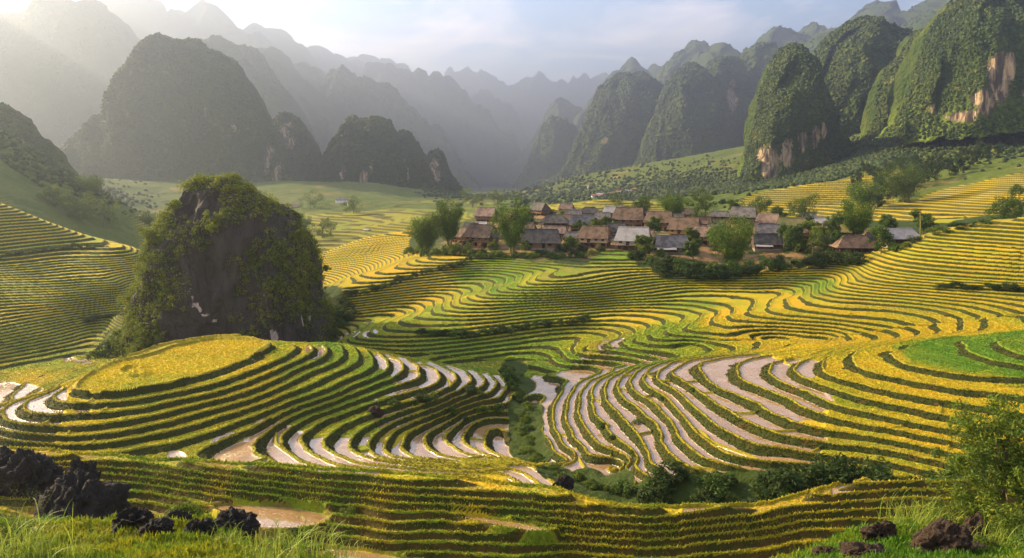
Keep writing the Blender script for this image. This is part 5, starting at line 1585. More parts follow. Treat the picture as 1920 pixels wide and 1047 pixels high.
def house(X, Y, W, roof, wall, rz, label, style='stilt', seed=0, detail=True, group='houses of the village', depth=0.62, sink=0.15):
    """timber house: W metres long, ridge along x, front towards -y"""
    r = np.random.default_rng(900 + seed)
    D = W * depth
    hs = {'stilt': 0.15, 'low': 0.03, 'open': 0.04, 'shed': 0.03}[style] * W      # floor above ground
    hw = {'stilt': 0.20, 'low': 0.20, 'open': 0.22, 'shed': 0.20}[style] * W
    hr = W * {'stilt': 0.35, 'low': 0.30, 'open': 0.26, 'shed': 0.24}[style]
    ze = hs + hw
    ov = 0.09 * W
    root = empty('house', (X * S, Y * S, float(ground_z(X, Y)) * S - sink), rz)
    tag(root, label, 'house', group)
    hx, hy = W / 2, D / 2
    rx = hx + ov * 0.8; ry = hy + ov
    zl = ze - ov * hr / hy * 0.62
    ridge = ze + hr
    th = 0.14
    hip = {'open': 0.30, 'shed': 0.12}.get(style, 0.10) * W        # ridge shorter than eaves
    parts = [roof_grid((-rx, -ry, zl), (rx, -ry, zl), (rx - hip, 0, ridge), (-rx + hip, 0, ridge), th, W=W, seed=seed),
             roof_grid((rx, ry, zl), (-rx, ry, zl), (-rx + hip, 0, ridge + .01), (rx - hip, 0, ridge + .01), th, W=W, seed=seed)]
    if style == 'open':
        for sgn in (-1, 1):
            a, b = ((rx, -ry, zl), (rx, ry, zl)) if sgn > 0 else ((-rx, ry, zl), (-rx, -ry, zl))
            t_ = (sgn * (rx - hip), 0, ridge - .02)
            parts.append(roof_grid(a, b, (t_[0], 0.05 * sgn, t_[2]), (t_[0], -0.05 * sgn, t_[2]), th * .9, W=W, seed=seed, nu=8))
    V, Q = join(parts)
    ro = link('roof', mesh_from('roof', V, Q, mats=[ROOF[roof]]), root)
    rc = tube([(-rx + hip - .02, 0, ridge + .03), (0, 0, ridge - .02), (rx - hip + .02, 0, ridge + .03)], [.13, .13, .13], 6)
    link('ridge_cap', mesh_from('ridge_cap', *rc, mats=[ROOF[roof]]), ro)
    wm = M_WALL[wall]
    # upper walls with gable triangles
    if style != 'open':
        b = 0.0
        V, Q = boxv(-hx, hx, -hy, hy, hs, ze)
        gx = hx - 0.02
        gv = []
        for sgn in (-1, 1):
            x0, x1 = (sgn * gx, sgn * (gx - 0.10))
            zz = ze + hr * (1 - 0.14)
            g = np.array([(x0, -hy * .98, ze - .03), (x0, hy * .98, ze - .03), (x0, 0, zz), (x0, 0, zz), (x1, -hy * .98, ze - .03), (x1, hy * .98, ze - .03), (x1, 0, zz), (x1, 0, zz)])
            gv.append((g, np.array([(0,1,2,3),(5,4,7,6),(0,4,5,1),(1,5,6,2),(4,0,3,7)])))
        link('wall', mesh_from('wall', V, Q, mats=[wm]), root)
        V, Q = join(gv)
        link('gable_wall', mesh_from('gable_wall', V, Q, mats=[M_WALL['dark' if wall != 'cream' else 'wood']]), root)
        nwin = (4 if W > 8.5 else 3) if detail else 2
        for i in range(nwin):
            x = -hx + W * (i + 0.5 + (0.0 if nwin > 2 else 0)) / nwin + r.uniform(-.1, .1)
            ww, wh = W * 0.045, hw * 0.24
            zc = hs + hw * 0.55
            fv, fq = join([boxv(x - ww - .06, x + ww + .06, -hy - .05, -hy + .02, zc + wh, zc + wh + .08), boxv(x - ww - .06, x + ww + .06, -hy - .05, -hy + .02, zc - wh - .08, zc - wh),
                           boxv(x - ww - .08, x - ww, -hy - .045, -hy + .02, zc - wh, zc + wh), boxv(x + ww, x + ww + .08, -hy - .045, -hy + .02, zc - wh, zc + wh)])
            w_ = link('window', mesh_from('window', fv, fq, mats=[M_POST]), root)
            link('opening_shade_panel', mesh_from('opening_shade_panel', *boxv(x - ww, x + ww, -hy - .02, -hy + .015, zc - wh, zc + wh), mats=[M_ROOM_SHADE]), w_)
        if detail:
            y_ = r.uniform(-.25, .25) * D
            link('side_shade_panel', mesh_from('side_shade_panel', *boxv(hx - .01, hx + .03, y_ - .35, y_ + .35, hs + hw * .3, hs + hw * .8), mats=[M_ROOM_SHADE]), root)
    if style == 'stilt':
        # ground storey: recessed boards, posts, deck, stair
        link('lower_wall', mesh_from('lower_wall', *boxv(-hx * .94, hx * .94, -hy * .55, hy * .94, 0, hs - .12), mats=[M_WALL['dark']]), root)
        link('floor_deck', mesh_from('floor_deck', *boxv(-hx - .25, hx + .25, -hy - .75, hy + .2, hs - .13, hs - .003), mats=[M_POST]), root)
        n = 6 if detail else 4
        for i in range(n):
            x = -hx + W * i / (n - 1)
            link('post', mesh_from('post', *boxv(x - .09, x + .09, -hy - .66, -hy - .48, -.4, hs - .13), mats=[M_POST]), root)
        if detail:
            rl = [boxv(-hx - .2, hx + .2, -hy - .70, -hy - .63, hs + .62, hs + .70)] + [boxv(-hx + W * i / 14 - .02, -hx + W * i / 14 + .02, -hy - .69, -hy - .64, hs, hs + .62) for i in range(15)]
            link('railing', mesh_from('railing', *join(rl), mats=[M_POST]), root)
            link('door', mesh_from('door', *boxv(-hx * .3 - .45, -hx * .3 + .45, -hy - .045, -hy + .01, hs, hs + hw * .8), mats=[M_ROOM_SHADE]), root)
            st = [boxv(hx * .45 - .45, hx * .45 + .45, -hy - .75 - .28 * (k + 1), -hy - .75 - .28 * k, -.2, max(.1, hs - .2 - k * hs / 6)) for k in range(6)]
            link('stair', mesh_from('stair', *join(st), mats=[M_POST]), root)
        # lean-to skirt roof over the gable end that faces us
        sk = roof_grid((hx + W * .17, -hy * .95, ze - .06 * W), (hx + W * .17, hy * .95, ze - .06 * W), (hx - .05, hy * .8, ze + .04 * W), (hx - .05, -hy * .8, ze + .04 * W), .1, nu=8, nv=4, W=W, seed=seed + 3)
        link('skirt_roof', mesh_from('skirt_roof', *sk, mats=[ROOF['dark' if roof in ('brown', 'pink') else roof]]), root)
    elif style == 'open':
        n = 6
        for i in range(n):
            for y_ in (-hy * .92, hy * .92):
                x = -hx * .94 + W * .94 * i / (n - 1)
                link('post', mesh_from('post', *boxv(x - .08, x + .08, y_ - .08, y_ + .08, -.3, ze + .05), mats=[M_POST]), root)
        link('back_wall', mesh_from('back_wall', *boxv(-hx * .9, hx * .9, hy * .3, hy * .36, 0, ze - .1), mats=[M_WALL['dark']]), root)
        rl = [boxv(-hx * .94, hx * .94, -hy * .95, -hy * .9, .75, .86), boxv(-hx * .94, hx * .94, -hy * .95, -hy * .9, .35, .43)]
        link('railing', mesh_from('railing', *join(rl), mats=[M_WALL['mud']]), root)
        link('plinth', mesh_from('plinth', *boxv(-hx, hx, -hy, hy, -.6, hs), mats=[M_STONE]), root)
    else:
        link('footing', mesh_from('footing', *boxv(-hx - .06, hx + .06, -hy - .06, hy + .06, -.8, hs), mats=[M_STONE]), root)
        link('door', mesh_from('door', *boxv(hx * .1, hx * .1 + .85, -hy - .04, -hy + .01, hs, hs + min(1.95, hw * .85)), mats=[M_ROOM_SHADE]), root)
        if style == 'low' and detail:
            sk = roof_grid((-hx, -hy - W * .2, ze - .10 * W), (hx * .2, -hy - W * .2, ze - .10 * W), (hx * .2, -hy + .02, ze - .012 * W), (-hx, -hy + .02, ze - .012 * W), .08, nu=8, nv=4, W=W, seed=seed + 4)
            link('porch_roof', mesh_from('porch_roof', *sk, mats=[ROOF['pale' if roof != 'pale' else 'grey']]), root)
            for i in range(3):
                x = -hx + .1 + (hx * 1.2 - .2) * i / 2
                link('post', mesh_from('post', *boxv(x - .06, x + .06, -hy - W * .18, -hy - W * .18 + .12, -.3, ze - .105 * W), mats=[M_POST]), root)
    return root


def at_village(u, v, y0=128):
    """plan point of the smooth village ground at pixel (u, v)"""
    return on_ground(u, v, y0)


HOUSES = [
    # u, v of the front foot, width px, roof, wall, turn (deg), style, detail, label
    (866, 454, 44, 'brown', 'wood', -38, 'stilt', True, 'small brown gabled house at the left end of the village beside the bamboo'),
    (903, 462, 62, 'brown', 'wood', -30, 'stilt', True, 'large brown roofed stilt house second from the left end of the village'),
    (1014, 468, 76, 'dark', 'wood', -4, 'low', False, 'long house with charcoal roof and board walls beside the tall bamboo clump'),
    (1040, 446, 50, 'pink', 'wood', -8, 'shed', False, 'pale pinkish roof showing right above the long charcoal roof'),
    (1092, 434, 50, 'grey', 'dark', -6, 'stilt', False, 'grey violet roofed house behind the brown stilt house'),
    (1116, 463, 60, 'brown', 'cream', -24, 'stilt', True, 'brown roofed stilt house with cream upper wall, left of the pale roofed one'),
    (1188, 470, 66, 'pale', 'cream', -14, 'stilt', True, 'stilt house with pale sheet roof and a row of dark windows in a cream wall'),
    (1259, 474, 66, 'grey', 'dark', -6, 'low', True, 'low grey double roofed house in the front row with a lean to porch'),
    (1285, 446, 60, 'brown', 'mud', -24, 'stilt', True, 'brown roofed house with glowing ochre walls above the grey double roof'),
    (1326, 458, 52, 'pink', 'mud', -26, 'stilt', True, 'pinkish roofed house with orange walls just left of the largest bamboo'),
    (1438, 470, 58, 'dark', 'dark', -6, 'low', True, 'charcoal roofed low house just right of the largest bamboo'),
    (1441, 447, 58, 'grey', 'dark', -6, 'shed', False, 'grey roofed house directly behind the charcoal roofed low house'),
    (1602, 479, 78, 'brown', 'dark', -6, 'open', True, 'open sided pavilion with hipped brown roof and reddish railing'),
    (1684, 458, 68, 'pale', 'dark', 5, 'shed', False, 'long shed with pale sheet roof at the right end of the village'),
    (912, 416, 42, 'pink', 'wood', -20, 'stilt', False, 'pinkish roofed house at the back left above the two brown houses'),
    (903, 426, 26, 'pale', 'wood', -14, 'shed', False, 'tiny pale roofed hut below the pinkish roof at the back left'),
    (1012, 404, 38, 'dark', 'wood', -48, 'stilt', False, 'dark gabled house farthest back left on the village skyline'),
    (1040, 428, 54, 'dark', 'wood', -10, 'open', False, 'dark hipped roof house behind the pale pinkish roof'),
    (1076, 414, 34, 'grey', 'wood', -12, 'stilt', False, 'small grey roof right of the dark hipped house'),
    (1106, 407, 40, 'dark', 'dark', -8, 'open', False, 'dark thatched house at the back just left of the white sheet roof'),
    (1151, 406, 42, 'pale', 'wood', -6, 'shed', False, 'white sheet roofed house at the back middle of the village'),
    (1180, 428, 60, 'brown', 'wood', -22, 'stilt', True, 'broad brown roof in the middle of the village above the small dark tree'),
    (1237, 432, 54, 'brown', 'wood', -26, 'stilt', True, 'greyish brown roof right of the broad brown roof'),
    (1229, 407, 26, 'pale', 'wood', -20, 'shed', False, 'small white roof at the back between round tree and light bamboo'),
    (1294, 410, 30, 'pink', 'wood', -12, 'stilt', False, 'pinkish roof peeping out behind the tall dark two tiered tree'),
    (1394, 420, 50, 'grey', 'wood', -24, 'stilt', False, 'grey roof at the back right behind the top of the largest bamboo'),
    (1441, 428, 44, 'pink', 'wood', -28, 'stilt', False, 'pinkish red roof at the back right beside the dark rounded tree'),
    (1484, 436, 56, 'moss', 'wood', -16, 'low', False, 'mossy brown roof right of the pinkish red roof'),
    (1546, 424, 40, 'pale', 'wood', -34, 'shed', False, 'pale crooked roof left of the plumed bamboo'),
    (1566, 434, 46, 'pink', 'dark', -34, 'shed', False, 'patched pinkish roof below the pale crooked one'),
    (1578, 448, 46, 'moss', 'dark', -40, 'stilt', False, 'mossy gabled house in the grove behind the open pavilion'),
    (1350, 412, 38, 'grey', 'wood', -14, 'shed', False, 'grey roof behind the largest bamboo next to the tall dark tree'),
    (1130, 420, 34, 'grey', 'wood', -18, 'stilt', False, 'small grey roof between the dark thatched house and broad brown roof'),
    (1062, 398, 28, 'pink', 'wood', -20, 'stilt', False, 'little pinkish roof on the village skyline before the terraced dome'),
    (1268, 424, 36, 'dark', 'wood', -24, 'stilt', False, 'small dark roof behind the ochre walled house'),
    (1515, 412, 34, 'grey', 'wood', -14, 'shed', False, 'grey roof behind the dark bushy tree at the foot of the golden terraces'),
    (884, 440, 34, 'dark', 'wood', -24, 'stilt', False, 'small dark roof tucked between the two brown houses at the left end'),
    (935, 448, 34, 'brown', 'wood', -20, 'stilt', False, 'small brown house just left of the tall bamboo beside the long charcoal roof'),
    (986, 436, 38, 'brown', 'dark', -16, 'low', False, 'small brown roof right behind the tall bamboo clump'),
    (1068, 424, 36, 'brown', 'wood', -22, 'stilt', False, 'little brown roof between the dark hipped house and the grey violet roof'),
    (1075, 452, 36, 'grey', 'dark', -12, 'low', False, 'low grey roof in the gap right of the long charcoal house'),
    (1156, 444, 40, 'dark', 'wood', -18, 'stilt', False, 'small dark house behind the pale roofed stilt house'),
    (1212, 450, 36, 'brown', 'wood', -26, 'low', False, 'small brown roof right behind the grey double roofed house'),
    (1240, 452, 34, 'moss', 'mud', -22, 'low', False, 'mossy little roof between the grey double roof and the ochre walled house'),
    (1208, 418, 36, 'dark', 'wood', -20, 'stilt', False, 'dark roof on the back row right of the round green tree'),
    (1262, 404, 30, 'brown', 'wood', -18, 'stilt', False, 'brown roof on the skyline under the light green bamboo'),
    (1318, 428, 36, 'brown', 'wood', -24, 'stilt', False, 'brown roof below the tall dark two tiered tree'),
    (1345, 438, 40, 'dark', 'mud', -20, 'low', False, 'dark roof right behind the orange walled house'),
    (1405, 440, 38, 'brown', 'dark', -16, 'stilt', False, 'brown roof half hidden by the right side of the largest bamboo'),
    (1478, 456, 40, 'dark', 'dark', -12, 'low', False, 'small dark hut right of the charcoal roofed low house'),
    (1512, 446, 40, 'brown', 'wood', -26, 'stilt', False, 'brown gabled roof among the trees of the dark grove'),
    (1540, 462, 38, 'grey', 'dark', -18, 'low', False, 'low grey hut in the dark grove left of the open pavilion'),
    (1640, 452, 34, 'dark', 'wood', -8, 'low', False, 'dark little hut between the pavilion and the white roofed shed'),
    (1120, 398, 26, 'brown', 'wood', -14, 'stilt', False, 'tiny brown roof on the skyline right of the terraced dome'),
    (985, 418, 30, 'moss', 'wood', -22, 'stilt', False, 'mossy little roof below the farthest dark gabled house'),
]
for i, (u, v, w, rf, wl, rz, st, det, lab) in enumerate(HOUSES):
    y0 = 132 if v > 440 else 150
    X, Y = at_village(u, v, y0)
    W = w / F * Y * S * 0.90
    # the front foot is at the pixel; the middle stands half a depth behind
    Yc = Y + W / S * 0.30; Xc = (u - U0) / F * Yc
    house(Xc, Yc, W * Yc / Y, rf, wl, radians(rz + random.uniform(-3, 3)), lab, st, i, det)


# farm houses far down the valley: a few pixels each
def far_house(u, v, w, y0, roof, wall, label, group, asp=0.6):
    X, Y = hill_pick(u, v, y0); W = w / F * Y * S
    hx, hy, h, hr = W / 2, W * .3, W * .28 * asp / .6, W * .16
    parts = [boxv(-hx, hx, -hy, hy, -2.0, h)]
    V, Q = join(parts)
    root = empty('farmhouse', (X * S, Y * S, float(hill_z(X, Y)) * S), radians(random.uniform(-35, 25)))
    link('wall', mesh_from('wall', V, Q, mats=[M_WALL[wall]]), root)
    V, Q = join([slab([(-hx - .4, -hy - .6, h - .1), (hx + .4, -hy - .6, h - .1), (hx + .4, 0, h + hr), (-hx - .4, 0, h + hr)], .25),
                 slab([(hx + .4, hy + .6, h - .1), (-hx - .4, hy + .6, h - .1), (-hx - .4, 0, h + hr + .02), (hx + .4, 0, h + hr + .02)], .25)])
    link('roof', mesh_from('roof', V, Q, mats=[ROOF[roof]]), root)
    tag(root, label, 'house', group)


for i in range(26):
    u = 1104 + 88 * ((i * 0.618) % 1); v = 352 + 18 * ((i * 0.377 + .1) % 1) + 0.06 * (u - 1104)
    far_house(u, v, random.uniform(5, 10), 560, random.choice(['pale', 'pale', 'blue', 'red', 'pink', 'grey']), random.choice(['white', 'white', 'cream']),
              'tiny white walled house of the hamlet far up the valley', 'houses of the far hamlet')
far_house(642, 381, 24, 430, 'grey', 'white', 'long white farm building with grey roof below the left massif', 'farm buildings under the left massif', .5)
far_house(658, 384, 14, 420, 'pale', 'cream', 'smaller pale shed beside the long white farm building', 'farm buildings under the left massif', .5)
far_house(548, 388, 20, 420, 'pink', 'cream', 'low pinkish house in the mist just right of the limestone tower top', 'farm buildings under the left massif', .4)
far_house(690, 434, 10, 280, 'pale', 'white', 'tiny pale hut on the hazy terraces left of the village', 'farm buildings under the left massif', .4)

# wooden pole at the right of the village, fence below the left houses
X, Y = on_ground(1725, 445, 125)
pr = empty('utility_pole', (X * S, Y * S, float(ground_z(X, Y)) * S))
hp = 47 / F * Y * S
link('shaft', mesh_from('shaft', *tube([(0, 0, -.3), (.03, 0, hp * .5), (0, 0, hp)], [.16, .14, .11], 8), mats=[M_PALEPOLE if 'M_PALEPOLE' in globals() else M_CULM], smooth=True), pr)
link('crosspiece', mesh_from('crosspiece', *boxv(-.35, .35, -.05, .05, hp - .25, hp - .12), mats=[M_CULM]), pr)
tag(pr, 'bare wooden pole standing before the small round tree', 'pole')
X, Y = on_ground(893, 478, 125)
gr = empty('lookout_hut', (X * S, Y * S, float(ground_z(X, Y)) * S), radians(-15))
for i, (a, b) in enumerate([(-1, -1), (1, -1), (-1, 1), (1, 1)]):
    link('post', mesh_from('post', *boxv(a * 1.0 - .08, a * 1.0 + .08, b * .9 - .08, b * .9 + .08, -.5, 3.6), mats=[M_POST]), gr)
link('floor_deck', mesh_from('floor_deck', *boxv(-1.2, 1.2, -1.1, 1.1, 1.5, 1.62), mats=[M_POST]), gr)
link('railing', mesh_from('railing', *join([boxv(-1.1, 1.1, -.99, -.93, 2.4, 2.5), boxv(-1.1, 1.1, -.99, -.93, 1.95, 2.03)]), mats=[M_POST]), gr)
tag(gr, 'small open timber platform on posts below the large brown stilt house', 'platform')
# ------------------------------------------------------------------ foreground growth
def m_blade(name, lo, hi):
    q = NT(name); t = q.at('tone')
    c = q.mix(t, lo, hi)
    q.fin(c, 0.6, 0.25)
    tr = q.n('ShaderNodeBsdfTranslucent'); q.put(tr.inputs[0], c)
    mx = q.n('ShaderNodeMixShader'); mx.inputs[0].default_value = 0.35
    q.t.links.new(q.b.outputs[0], mx.inputs[1]); q.t.links.new(tr.outputs[0], mx.inputs[2]); q.t.links.new(mx.outputs[0], q.out.inputs[0])
    return q.m


M_GRASS = m_blade('grass_blade', (0.075, 0.165, 0.008), (0.42, 0.33, 0.016))
M_RICE = m_blade('rice_blade', (0.085, 0.19, 0.010), (0.47, 0.35, 0.010))
M_REED = m_blade('reed_blade', (0.10, 0.19, 0.014), (0.34, 0.36, 0.05))


def blades(X, Y, Z, h, w, tone, lean, seed):
    r = np.random.default_rng(seed); n = len(X)
    a = r.uniform(0, 2 * pi, n); dx, dy = np.cos(a), np.sin(a)
    b = r.uniform(0, 2 * pi, n); lx, ly = np.cos(b) * lean * h, np.sin(b) * lean * h
    B = np.stack([X, Y, Z], -1)
    side = np.stack([dx * w, dy * w, 0 * w], -1)
    mid = B + np.stack([lx * .35, ly * .35, h * .6], -1)
    tip = B + np.stack([lx, ly, h * .95], -1)
    V = np.stack([B - side, B + side, mid + side * .8, mid - side * .8, tip + side * .15, tip - side * .15], 1).reshape(-1, 3)
    i = (np.arange(n) * 6)[:, None]
    Q = np.concatenate([i + np.array([[0, 1, 2, 3]]), i + np.array([[3, 2, 4, 5]])])
    return V, Q, np.repeat(tone, 6)


def scatter(n, y0, y1, u0, u1, seed, power=2.0):
    r = np.random.default_rng(seed)
    f = r.uniform(0, 1, n)
    Y = np.exp(math.log(y0) + (math.log(y1) - math.log(y0)) * f) if power == 2 else y0 + (y1 - y0) * f
    X = r.uniform((u0 - U0) / F, (u1 - U0) / F, n) * Y
    return X, Y


Xa, Ya = scatter(240000, 33, 47.5, -150, 2080, 1)
Xb, Yb = scatter(90000, 11.5, 22.5, -150, 470, 11)
Xc, Yc_ = scatter(90000, 11.5, 22.5, 1440, 2080, 12)
X, Y = np.r_[Xa, Xb, Xc], np.r_[Ya, Yb, Yc_]
L_, G_, W_, H_, g_ = samp(LEV, X, Y), samp(GM, X, Y), samp(WETM, X, Y), samp(HEDGE, X, Y), samp(GREEN, X, Y)
lip_ = (L_ - np.floor(L_)) * G_
r_ = np.random.default_rng(2)
cl = fbm(np.c_[X, Y, 0 * X] * 0.5, 3, 91)
pk = np.where(W_ > 0.45, 0.0, np.where(lip_ < 0.30, 0.8, np.where(Y < 24, 0.9, 0.07 + 0.07 * (cl > 0.2))))
pk = np.where((W_ > .45) & (lip_ < .28), 0.6, pk) * (H_ < .6)
k = r_.uniform(0, 1, len(X)) < pk
X, Y, g_, cl, lip_ = X[k], Y[k], g_[k], cl[k], lip_[k]
h = np.where(lip_ < .4, np.where(Y < 24, 1.6, 1.0) * r_.uniform(0.06, 0.14, len(X)), r_.uniform(.04, .10, len(X)) * (1 + (Y < 24)))
tone = np.clip(0.95 - 0.28 * (Y < 24) - 1.0 * g_ + 0.35 * cl + r_.uniform(-.25, .25, len(X)), 0, 1)
V, Q, tn = blades(X, Y, ground_z(X, Y) - .02, h, 0.0010 * Y * r_.uniform(.5, 1.1, len(X)), tone, r_.uniform(0, .5, len(X)), 3)
me = mesh_from('grass', V * S, Q, mats=[M_GRASS]); fattr(me, 'tone', tn)
tag(link('grass', me), kind='stuff')

# standing rice on the dry terraces of the two near hills
X, Y = scatter(420000, 50, 112, -100, 2050, 5)
L_, G_, W_, H_, g_ = samp(LEV, X, Y), samp(GM, X, Y), samp(WETM, X, Y), samp(HEDGE, X, Y), samp(GREEN, X, Y)
t_ = L_ - np.floor(L_)
k = (W_ < .42) & (H_ < .4) & ((1 - t_) * G_ > np.clip(.37 * G_, .22, .97)) & (t_ * G_ > 0.18)
X, Y, g_ = X[k], Y[k], g_[k]
fl_ = np.floor(L_[k])
pl = np.mod(np.sin(fl_ * 12.9898 + np.floor(4 * fbm(np.c_[X, Y, 0 * X] * .03, 2, 92))) * 43758.5453, 1.0)
tone = np.clip(1.0 - g_ - (pl - .5) * .45 + r_.uniform(-.2, .2, len(X)), 0, 1)
V, Q, tn = blades(X, Y, ground_z(X, Y) - .03, r_.uniform(.07, .13, len(X)), 0.0010 * Y * r_.uniform(.5, 1.0, len(X)), tone, r_.uniform(.1, .7, len(X)), 6)
me = mesh_from('rice', V * S, Q, mats=[M_RICE]); fattr(me, 'tone', tn)
tag(link('rice', me), kind='stuff')


# rough grass on the banks between the flooded and golden terraces
X, Y = scatter(330000, 50, 104, -100, 2050, 15)
L_, G_, W_, H_, g_ = samp(LEV, X, Y), samp(GM, X, Y), samp(WETM, X, Y), samp(HEDGE, X, Y), samp(GREEN, X, Y)
t_ = L_ - np.floor(L_); wr_ = np.clip(.35 * G_, .22, .95)
k = (H_ < .5) & (((1 - t_) * G_ < wr_ * .95) | ((W_ > .45) & (t_ * G_ < .26)))
X, Y, t_ = X[k], Y[k], t_[k]
top = t_ < .3
tone = np.clip(np.where(top, .85, .18) + 0.35 * fbm(np.c_[X, Y, 0 * X] * .8, 2, 95) + r_.uniform(-.3, .3, len(X)), 0, 1)
V, Q, tn = blades(X, Y, ground_z(X, Y) - .02, r_.uniform(.05, .11, len(X)), 0.0010 * Y * r_.uniform(.4, 1.0, len(X)), tone, r_.uniform(.2, .9, len(X)), 16)
me = mesh_from('bank_grass', V * S, Q, mats=[m_blade('bank_blade', (0.012, 0.027, 0.003), (0.19, 0.155, 0.010))]); fattr(me, 'tone', tn)
tag(link('bank_grass', me), kind='stuff')


def tussock(u, v, hpx, n, spread, seed, label, y0=7, name='grass_tuft', droop=0.8, Yfix=None, mat=None, group='tall grass tufts in the foreground'):
    """arching long-bladed grass"""
    r = np.random.default_rng(seed)
    X0, Y0 = on_ground(u, v, y0) if Yfix is None else ((u - U0) / F * Yfix, Yfix)
    z0 = float(ground_z(X0, Y0)); Hm = hpx / F * Y0 * S
    m = 7; t = np.linspace(0, 1, m)
    P = []
    Vs, Qs, T = [], [], []
    for i in range(n):
        a = r.uniform(0, 2 * pi); b0 = r.normal(size=2) * spread * Hm * .25
        L = Hm * r.uniform(.55, 1.25); out = L * r.uniform(.15, .7)
        x = b0[0] + np.cos(a) * out * t ** 1.8; y = b0[1] + np.sin(a) * out * t ** 1.8
        z = L * (t - droop * r.uniform(.2, .8) * t ** 3)
        w = 0.0085 * Hm * r.uniform(.7, 1.6) * np.sqrt(1 - t * .97)
        px__, py__ = -np.sin(a + .6), np.cos(a + .6)
        l = np.c_[x - px__ * w, y - py__ * w, z]; rr = np.c_[x + px__ * w, y + py__ * w, z]
        V = np.stack([l, rr], 1).reshape(-1, 3)
        q = np.array([[2 * j, 2 * j + 1, 2 * j + 3, 2 * j + 2] for j in range(m - 1)]) + len(Vs) * 2 * m
        Vs.append(V); Qs.append(q); T.append(np.full(2 * m, r.uniform(0, 1)))
    me = mesh_from(name, np.concatenate(Vs), np.concatenate(Qs), mats=[mat or M_REED]); fattr(me, 'tone', np.concatenate(T))
    o = link(name, me, loc=(X0 * S, Y0 * S, z0 * S - .03))
    return tag(o, label, 'grass tuft', group)


tussock(18, 1046, 120, 130, 1.3, 1, 'tall arching grass tuft in the very bottom left corner', Yfix=14.5)
tussock(70, 1046, 105, 110, 1.3, 2, 'tall grass tuft second from the left corner below the largest black boulder', Yfix=14.8)
tussock(135, 1046, 60, 80, 1.2, 3, 'shorter grass tuft below the rounded grey black boulder', Yfix=15.2)
tussock(500, 1046, 82, 120, 1.6, 4, 'left one of the bright grass tufts under the pond at the bottom edge', Yfix=15.8)
tussock(560, 1046, 100, 150, 1.6, 5, 'tallest bright grass tuft under the pond at the bottom edge', Yfix=15.8)
tussock(618, 1046, 72, 100, 1.5, 6, 'right one of the bright grass tufts under the pond at the bottom edge', Yfix=16.0)
tussock(425, 1040, 56, 80, 1.5, 7, 'small grass tuft in front of the lumpy rock beside the pond', Yfix=16.5)
tussock(230, 1030, 34, 70, 1.8, 8, 'low grass tuft before the slanted black rock', Yfix=17.2)
tussock(1735, 1005, 66, 260, 1.7, 9, 'dense green grass tussock between the brown rocks at lower right', Yfix=19.0)
tussock(1690, 1020, 40, 140, 1.6, 10, 'lower grass tussock beside the broken brown rock', Yfix=18.4)
tussock(1880, 1040, 60, 160, 1.5, 11, 'green grass tuft in the bottom right corner', Yfix=16.5)


def weed(u, v, hpx, seed, label, Yf):
    r = np.random.default_rng(seed)
    X0 = (u - U0) / F * Yf; H = hpx / F * Yf * S
    root = empty('dry_weed', (X0 * S, Yf * S, float(ground_z(X0, Yf)) * S))
    st, C = [], []
    for i in range(7):
        a = r.uniform(0, 2 * pi); o = r.uniform(.05, .45) * H; t = np.linspace(0, 1, 6); h = H * r.uniform(.55, 1)
        P = np.c_[np.cos(a) * o * t ** 1.5, np.sin(a) * o * t ** 1.5, h * t]
        st.append(tube(P, np.linspace(.010, .004, 6), 4))
        for f in np.linspace(.5, 1, 7):
            p = np.array([np.interp(f, t, P[:, j]) for j in range(3)]); q = p + r.normal(size=3) * .07 * H
            st.append(tube([p, (p + q) / 2 + [0, 0, .01], q], [.004, .003, .003], 3)); C.append(q)
    V, Q = join(st)
    link('stem', mesh_from('stem', V, Q, mats=[M_BARK]), root)
    C = np.array(C); V, Q, tn = leaves(np.array([[0, 0, H * .8]]), np.array([[.35 * H, .35 * H, .25 * H]]), 160, .02, seed)
    leaf_obj('seed_heads', V, Q, tn, M_SHRUB, root)
    tag(root, label, 'weed', 'thin dry weeds at the left edge')


weed(34, 905, 120, 1, 'thin dry weed with seed heads at the left edge against the flooded terraces', 17)
weed(62, 910, 90, 2, 'shorter dry weed just right of the one at the left edge', 17.5)

# leafy bush on the left edge and the sapling thicket on the right
o = make_shrub('shrub', 1.25, 1.6, 601, M_SHRUB, clumps=26, per=120, leaf=0.035)
X0, Y0 = (18 - U0) / F * 15.5, 15.5
tag(place(o, X0, Y0, float(ground_z(X0, Y0))), 'small leaved bush in front of the black boulders at the left edge', 'shrub')


def thicket(u, Yf, H, W, seed, label, kind='t', leaf=.085, dense=1.0, cat='shrub', group=None, mat=None):
    X0 = (u - U0) / F * Yf
    if kind == 't':
        o = make_tree('sapling', H, W, seed, mat or M_SHRUB, clumps=int(150 * dense), per=100, leaf=leaf, trunk=.14, lobes=8, sparse=.30, taper=1.15)
    else:
        o = make_shrub('shrub', H, W, seed, mat or M_SHRUB, clumps=int(34 * dense), per=120, leaf=leaf)
    tag(place(o, X0, Yf, float(ground_z(X0, Yf)) - .05), label, cat, group)


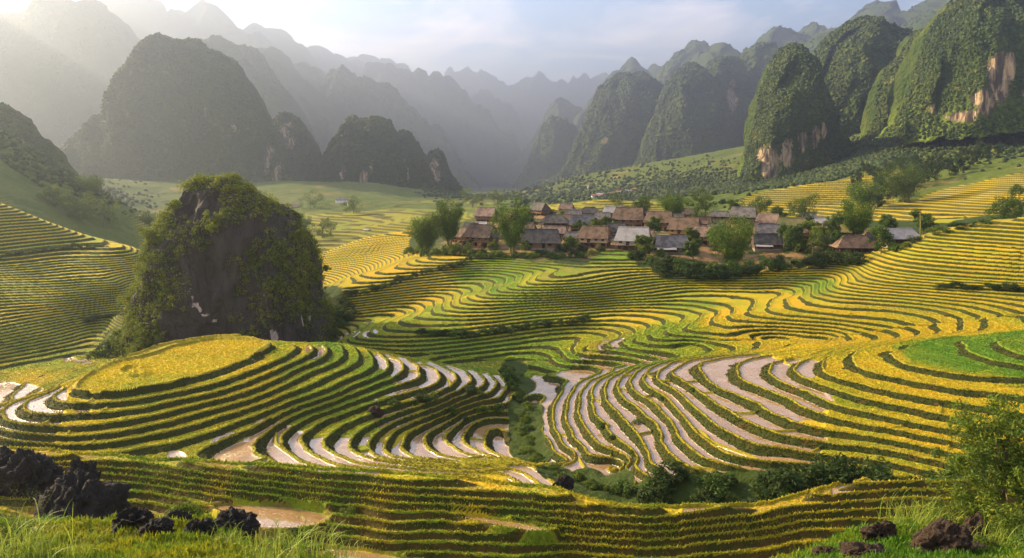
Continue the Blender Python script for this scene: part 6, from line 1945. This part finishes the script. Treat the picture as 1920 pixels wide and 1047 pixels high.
thicket(1878, 18.8, 4.3, 4.0, 611, 'leafy sapling with open branches at the right edge', cat='tree', leaf=.065)
thicket(1975, 18.2, 3.7, 2.8, 612, 'dark leafy sapling cut by the right edge', cat='tree', mat=M_BROAD, leaf=.065)
thicket(1806, 19.2, 2.0, 2.3, 613, 'pale green bush under the left side of the open branched sapling', 's', .05)
thicket(1905, 17.2, 1.0, 1.8, 614, 'low bush in front of the sapling near the right edge', 's', .045)
thicket(1850, 16.2, 0.6, 1.2, 615, 'small leafy weed bush behind the pale flat stone', 's', .035)
thicket(1768, 19.4, 1.0, 1.6, 616, 'yellowish green low bush left of the sapling thicket', 's', .045)
thicket(1945, 15.6, 1.2, 1.3, 617, 'dark leaved bush in the lower right corner', 's', .04, mat=M_BROAD)
thicket(345, 19.2, .7, 1.5, 619, 'low bright green bush behind the small upright black rock', 's', .045)
X0, Y0 = on_ground(655, 965, 30)
o = make_shrub('shrub', .6, 1.5, 618, M_SHRUB, per=100, leaf=.05)
tag(place(o, X0, Y0, float(ground_z(X0, Y0))), 'small green weed bush on the far bank of the muddy pond', 'shrub')
# ------------------------------------------------------------------ the air of the valley
def haze():
    x, y0, y1, z0, z1 = 16000, -300, 16000, -260, 1250
    v = [(-x, y0, z0), (x, y0, z0), (x, y1, z0), (-x, y1, z0), (-x, y0, z1), (x, y0, z1), (x, y1, z1), (-x, y1, z1)]
    f = [(0, 3, 2, 1), (4, 5, 6, 7), (0, 1, 5, 4), (1, 2, 6, 5), (2, 3, 7, 6), (3, 0, 4, 7)]
    m = bpy.data.materials.new('haze_air'); m.use_nodes = True
    nt = m.node_tree; nt.nodes.clear()
    o = nt.nodes.new('ShaderNodeOutputMaterial'); p = nt.nodes.new('ShaderNodeVolumePrincipled')
    p.inputs['Color'].default_value = (0.60, 0.71, 1.0, 1)
    p.inputs['Density'].default_value = 0.00028
    p.inputs['Anisotropy'].default_value = 0.77
    nt.links.new(p.outputs[0], o.inputs['Volume'])
    tag(link('haze', mesh_from('haze', v, f, mats=[m])), kind='stuff')


haze()
